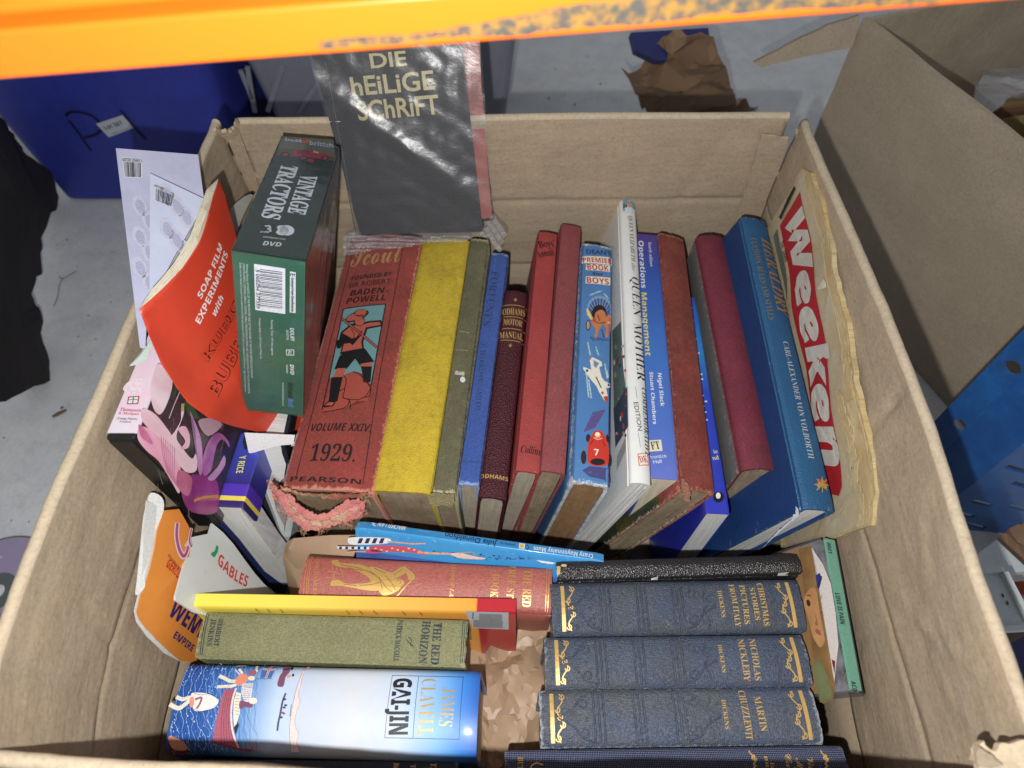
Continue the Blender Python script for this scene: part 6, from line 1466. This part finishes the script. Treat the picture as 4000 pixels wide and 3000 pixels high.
for b, S, E, H_ in [('KUBIC', (1256, 730), (1400, 372), (1218, 700)), ('BUBBLE', (1315, 950), (1480, 470), (1265, 905))]:
    text(sbr, sbt, b, 'bold', S, E, H_, (60, 14, 12), vD, offset=.030); text(sbr, sbt.shifted(.0003), b, 'bold', S, E, H_, ink((198, 66, 45)), vD, offset=-.006)
sheet('inner_page', None, plane3(at(555, 930, .184), at(640, 930, .184), at(570, 975, .190)), [(552, 938), (642, 938), (636, 962), (544, 978), (536, 940)], .0006, ink((228, 230, 232)), None)
o = bpy.data.objects['inner_page']; tag(o, 'white loose sheet under the lower edge of the red booklet', 'paper sheet'); o.name = 'paper_sheet'

# two lilac cards with barcodes
M_lil = mat('lilac_card', (176, 178, 204), 'paper', .4, c2=(186, 186, 212), var=.06, bump=.03, coat=.15)
M_lil2 = mat('lilac_card_pale', (196, 202, 222), 'paper', .4, c2=(186, 192, 216), var=.06, bump=.03, coat=.15)
def lcard(p3, outline, lab, bar, digits, seed):
    s_ = plane3(*p3); rt = root('card', s_, lab, 'card', 'lilac cards with upside-down barcodes')
    sheet('card_body', rt, s_, outline, .0022, M_lil if seed == 1 else M_lil2, None, edge=ink((214, 214, 222)))
    a = Art(s_, vA); a.poly(bar, (204, 206, 220))
    (x0, y0), (x1, y1), (x2, y2), (x3, y3) = bar; rnd = random.Random(seed); t = .08
    while t < .93:
        wd = rnd.choice([2, 3, 5]); u = t
        ax_, ay = x0 + (x1 - x0) * u, y0 + (y1 - y0) * u; bx_, by_ = x3 + (x2 - x3) * u, y3 + (y2 - y3) * u
        a.line([(ax_ + (bx_ - ax_) * .25, ay + (by_ - ay) * .25), (ax_ + (bx_ - ax_) * .95, ay + (by_ - ay) * .95)], (24, 24, 30), wd, 1); t += (wd + rnd.choice([3, 4, 5])) / max(60, (x1 - x0))
    for i in range(6):
        q = [(850 + (i % 2) * 60 + seed * 12, 1300 + i * 95 - seed * 30)] if seed < 2 else [(1030 + (i % 3) * 60, 1200 + i * 70)]
        x, y = q[0]; a.ell(x, y, 42, 70, (192, 194, 214), 0, rot=-20).ell(x + 4, y + 6, 26, 46, (170, 172, 198), 1, rot=-20)
    a.done('card_print', rt)
    text(rt, s_, digits, 'bold', ((x1 * .97 + x0 * .03), (y1 + (y2 - y1) * .06)), ((x0 * .97 + x1 * .03), (y0 + (y3 - y0) * .06)), ((x1 * .97 + x0 * .03), (y1 + (y2 - y1) * .22)), (40, 40, 48), vA)
lcard((atT(250, 320, .505), atT(428, 334, .525), atT(302, 748, .448)), [(250, 320), (428, 334), (440, 425), (408, 510), (350, 606), (318, 664), (314, 748), (302, 748)], 'larger lilac card with upside-down barcode, rear one of the two', [(752, 968), (880, 975), (880, 1102), (766, 1098)], '5 099563 002205', 1)
lcard((atT(324, 374, .498), atT(445, 432, .502), atT(330, 690, .455)), [(324, 374), (446, 432), (425, 470), (375, 556), (332, 640), (323, 662)], 'smaller lilac card with upside-down barcode, standing in front of the larger one', [(955, 1132), (1082, 1190), (1064, 1285), (952, 1240)], '5 099563 002205', 2)
# rounded grey card behind the green film box
o = sheet('grey_card', None, plane3(at(500, 560, .30), at(560, 430, .29), at(520, 440, .30)), [vQ(*q) for q in [(655, 950), (700, 968), (560, 1250), (420, 1600), (300, 1700), (372, 1160), (450, 1080), (560, 990)]], .001, mat('pale_grey_card', (156, 156, 148), 'paper', .6), None)
tag(o, 'pale grey rounded card tucked between the red booklet and the green film box', 'card')

# paperbacks at the left, seen on their ends
def endblock(name, surf, pts, v, depth, m, parent, nm='page_block', off=0.):
    s_ = surf.shifted(off) if off else surf
    return sheet(nm, parent, s_, [v(*q) for q in pts], depth, m, None, back=Vector((0, 1, 0)))
ri = book('book', [(521, 932), (574, 937), (467, 1092), (523, 1097)], .214, .214, -3, .03, lambda L: mat('violet_blue_cover', (58, 56, 150), 'paper', .35, var=.1, bump=.05, coat=.35, L=L, xramp=[(0, (66, 84, 190)), (.55, (58, 60, 150)), (.70, (52, 46, 120)), (.71, (84, 56, 180)), (.86, (84, 56, 180)), (.861, (236, 216, 90)), (.92, (236, 216, 90)), (.921, (52, 44, 104)), (1, (52, 44, 104))]), None,
          'violet blue paperback with yellow RICE on its spine and pages curling to the right', GF, round_=.0005, th=.0008, joint=False, seed=40)
text(ri.root, ri, 'Y RICE', 'bold', (746, 290), (712, 440), (800, 300), ink((222, 220, 96)), vT)
tp = plane3(at(467, 1093, .212), at(523, 1098, .213), at(650, 1268, .075))
endblock('p', tp, [(540, 722), (755, 742), (780, 790), (852, 880), (930, 990), (1050, 1160), (1150, 1280), (1275, 1365), (1275, 1425), (1120, 1402), (1040, 1350), (960, 1290), (840, 1140), (740, 1010), (640, 900), (560, 810)], vT, .02, M_pages_white, ri.root)
endblock('p', tp, [(536, 722), (560, 812), (640, 902), (740, 1012), (840, 1142), (960, 1292), (1110, 1402), (1140, 1412), (1140, 1480), (1060, 1472), (960, 1402), (880, 1312), (790, 1192), (690, 1052), (600, 952), (508, 872), (515, 800)], vT, .14, mat('navy_cover', (44, 54, 110), rough=.4, coat=.3, bump=.05), ri.root, 'front_cover', .0006)
Art(tp.shifted(.0008), vT).poly([(530, 785), (552, 792), (543, 832), (522, 824)], (226, 206, 70)).done('cover_print', ri.root)
rt = root('book', plane3(at(560, 960, .21), at(640, 950, .21), at(620, 1212, .08)), 'dark covered book with pale page edges between the RICE paperback and the red annual', 'book', GF)
gp = plane3(at(560, 960, .215), at(640, 950, .215), at(620, 1212, .07))
M_darkc = mat('near_black_cover', (46, 40, 48), rough=.45, coat=.2, bump=.1)
endblock('c', gp.shifted(.0015), [(740, 600), (830, 430), (900, 480), (1175, 1180), (1240, 1330), (1262, 1365), (1150, 1300), (1060, 1200), (1010, 1110), (930, 985), (850, 880), (780, 790), (755, 745)], vT, .14, M_darkc, rt, 'back_cover')
endblock('c', gp, [(845, 260), (1105, 200), (1150, 330), (1125, 480), (1020, 590), (1060, 760), (1130, 900), (1120, 1000), (1060, 900), (880, 400)], vT, .05, M_pages_white, rt)
endblock('c', gp.shifted(.001), [(848, 402), (880, 385), (985, 640), (1100, 960), (1172, 1172), (1168, 1196), (1130, 1206), (1108, 1190), (1000, 860), (900, 560)], vT, .12, mat('pale_grey_board', (158, 164, 168), 'paper', .6), rt, 'board_edge')
endblock('c', gp.shifted(.002), [(768, 168), (782, 118), (800, 128), (822, 250), (876, 372), (866, 402), (842, 404), (805, 300)], vT, .05, mat('black_binding', (34, 38, 46), 'leather', .5), rt, 'binding_corner')
endblock('c', gp.shifted(.002), [(1100, 205), (1135, 205), (1165, 300), (1150, 380), (1110, 270)], vT, .04, mat('black_binding2', (34, 38, 46), 'leather', .5), rt, 'binding_corner')
endblock('c', gp.shifted(.000), [(1112, 985), (1180, 992), (1215, 1100), (1200, 1185), (1160, 1120)], vT, .08, mat('teal_white_pages', (190, 200, 200), 'pages', .7), rt)
o = sheet('paper_sheet', None, gp.shifted(.006), [vT(*q) for q in [(785, 92), (1222, 112), (1205, 190), (1080, 200), (900, 250), (850, 272), (822, 262)]], .0006, ink((232, 234, 236), .6), None)
tag(o, 'bright white paper sheet folded under the red booklet, above the pale page block', 'paper sheet')
# white film case "Gables"
gs = plane3(at(414, 1165, .225), at(379, 1297, .232), at(572, 1262, .135))
gr = root('dvd_case', gs, 'white film case with red GABLES lettering lying in the lower left corner', 'dvd case')
sheet('sleeve', gr, gs, [vT(*q) for q in [(335, 990), (480, 960), (505, 870), (600, 950), (690, 1050), (790, 1190), (880, 1310), (960, 1400), (1060, 1480), (700, 1560), (480, 1680), (350, 1640), (190, 1535), (190, 1500), (262, 1235)]], .0015, mat('white_sleeve', (206, 210, 208), 'paper', .3, var=.05, bump=.06, coat=.4), .01)
sheet('case_edge', gr, gs.shifted(-.002), [vT(*q) for q in [(296, 960), (340, 980), (268, 1236), (240, 1196)]], .012, M_blackplastic, None)
text(gr, gs.shifted(.0004), 'GABLES', 'bold', (548, 1220), (800, 1424), (600, 1150), ink((206, 62, 44)), vT, offset=.0, name='lettering', curve=lambda t: -.25 * math.sin(t * math.pi))
Art(gs.shifted(.0003), vT).poly([(540, 1062), (560, 1075), (552, 1120), (530, 1160), (515, 1165), (492, 1140), (500, 1125), (525, 1115)], (36, 150, 84)).done('sleeve_print', gr)
# orange programme
og = plane3(at(352, 1106, .262), at(293, 1320, .246), at(434, 1340, .178), lambda x, y: .003 * math.sin(x * 40) + .002 * math.sin(y * 50))
orr = root('programme', og, 'orange ice show programme with navy WEMBLEY and EMPIRE lettering against the left side', 'programme')
sheet('cover', orr, og, [vJ(*q) for q in [(1012, 70), (1100, 60), (1160, 200), (1125, 400), (1082, 600), (1260, 760), (1240, 1010), (1140, 1002), (1085, 968), (1040, 938), (960, 868), (880, 782), (848, 735), (834, 692), (850, 600), (884, 500), (935, 310), (962, 195)]], .0008, mat('orange_cover', (214, 136, 60), 'paper', .4, c2=(206, 126, 54), var=.08, bump=.06, coat=.25), .006)
sheet('inner_pages', orr, og.shifted(-.0015), [vJ(*q) for q in [(920, 10), (1010, 60), (960, 300), (905, 500), (880, 520), (856, 600), (842, 700), (880, 790), (970, 880), (1060, 955), (1145, 1012), (1010, 950), (900, 850), (835, 760), (818, 690), (836, 590), (852, 480), (870, 330), (880, 190)]], .0006, ink((206, 208, 206), .6), .006)
ogt = og.shifted(.0003); ogt.cut = (.006, .006)
for b, st, S, E, H_, c in [('GERALD PALMER', 'bold', (988, 408), (1160, 600), (1012, 355), (176, 34, 40)), ('PRODUCED & DIRECTED BY', 'sans', (1004, 348), (1094, 470), (1012, 334), (110, 50, 40)), ('WEMBLEY', 'bold', (1003, 708), (1390, 960), (1038, 590), (40, 34, 96)), ('EMPIRE', 'bold', (1052, 852), (1196, 945), (1062, 805), (40, 34, 96))]:
    text(orr, ogt, b, st, S, E, H_, c, vJ, offset=.01)
a = Art(ogt, vJ); a.line([(1078, 150), (1066, 220), (1072, 300), (1092, 345), (1112, 335), (1128, 290), (1120, 270)], (214, 190, 190), 34, 0, sm=True).line([(1078, 150), (1066, 220), (1072, 300), (1092, 345), (1112, 335), (1128, 290)], (162, 76, 128), 18, 1, sm=True)
a.line([(1160, 180), (1140, 250), (1150, 290)], (214, 190, 190), 20, 0, sm=True).line([(1160, 180), (1140, 250), (1150, 290)], (162, 76, 128), 10, 1, sm=True).done('cover_print', orr, cut=(.006, .006))
wsht = plane3(at(322, 1081, .272), at(300, 1290, .252), at(355, 1100, .262))
o = sheet('paper_sheet', None, wsht, smooth_px([vJ(*q) for q in [(930, -40), (1000, -10), (1010, 70), (960, 200), (925, 340), (895, 470), (893, 545), (838, 592), (846, 500), (858, 380), (872, 240), (884, 120), (902, 40)]]), .0006, ink((208, 210, 208), .6), None)
tag(o, 'curled white sheet standing between the orange programme and the left side of the box', 'paper sheet')
# flat dark filler books underneath, keeping the upper ones up

# grit and lint scattered on the floor
rnd = random.Random(77); vs, fs = [], []
for i in range(260):
    if i % 2: x, y = rnd.uniform(-.85, -.30), rnd.uniform(-.05, .75)
    else: x, y = rnd.uniform(-.1, .42), rnd.uniform(.62, 1.35)
    r_ = rnd.uniform(.0005, .0016) * (2 if i % 23 == 0 else 1); b_ = len(vs); el = rnd.uniform(.4, 2.6)
    for k in range(5):
        a_ = k * 1.257 + rnd.uniform(-.3, .3); vs.append((x + r_ * math.cos(a_) * el, y + r_ * math.sin(a_), .0006))
    vs.append((x, y, .0006 + r_ * .7)); fs += [(b_ + k, b_ + (k + 1) % 5, b_ + 5) for k in range(5)]
tag(link('grit', vs, fs, ink((96, 88, 78), .8)), 'specks of grit and lint scattered over the pale floor', None, kind='stuff')
if _fo: bpy.data.objects.remove(_fo['o']); bpy.data.curves.remove(_fo['cu'])
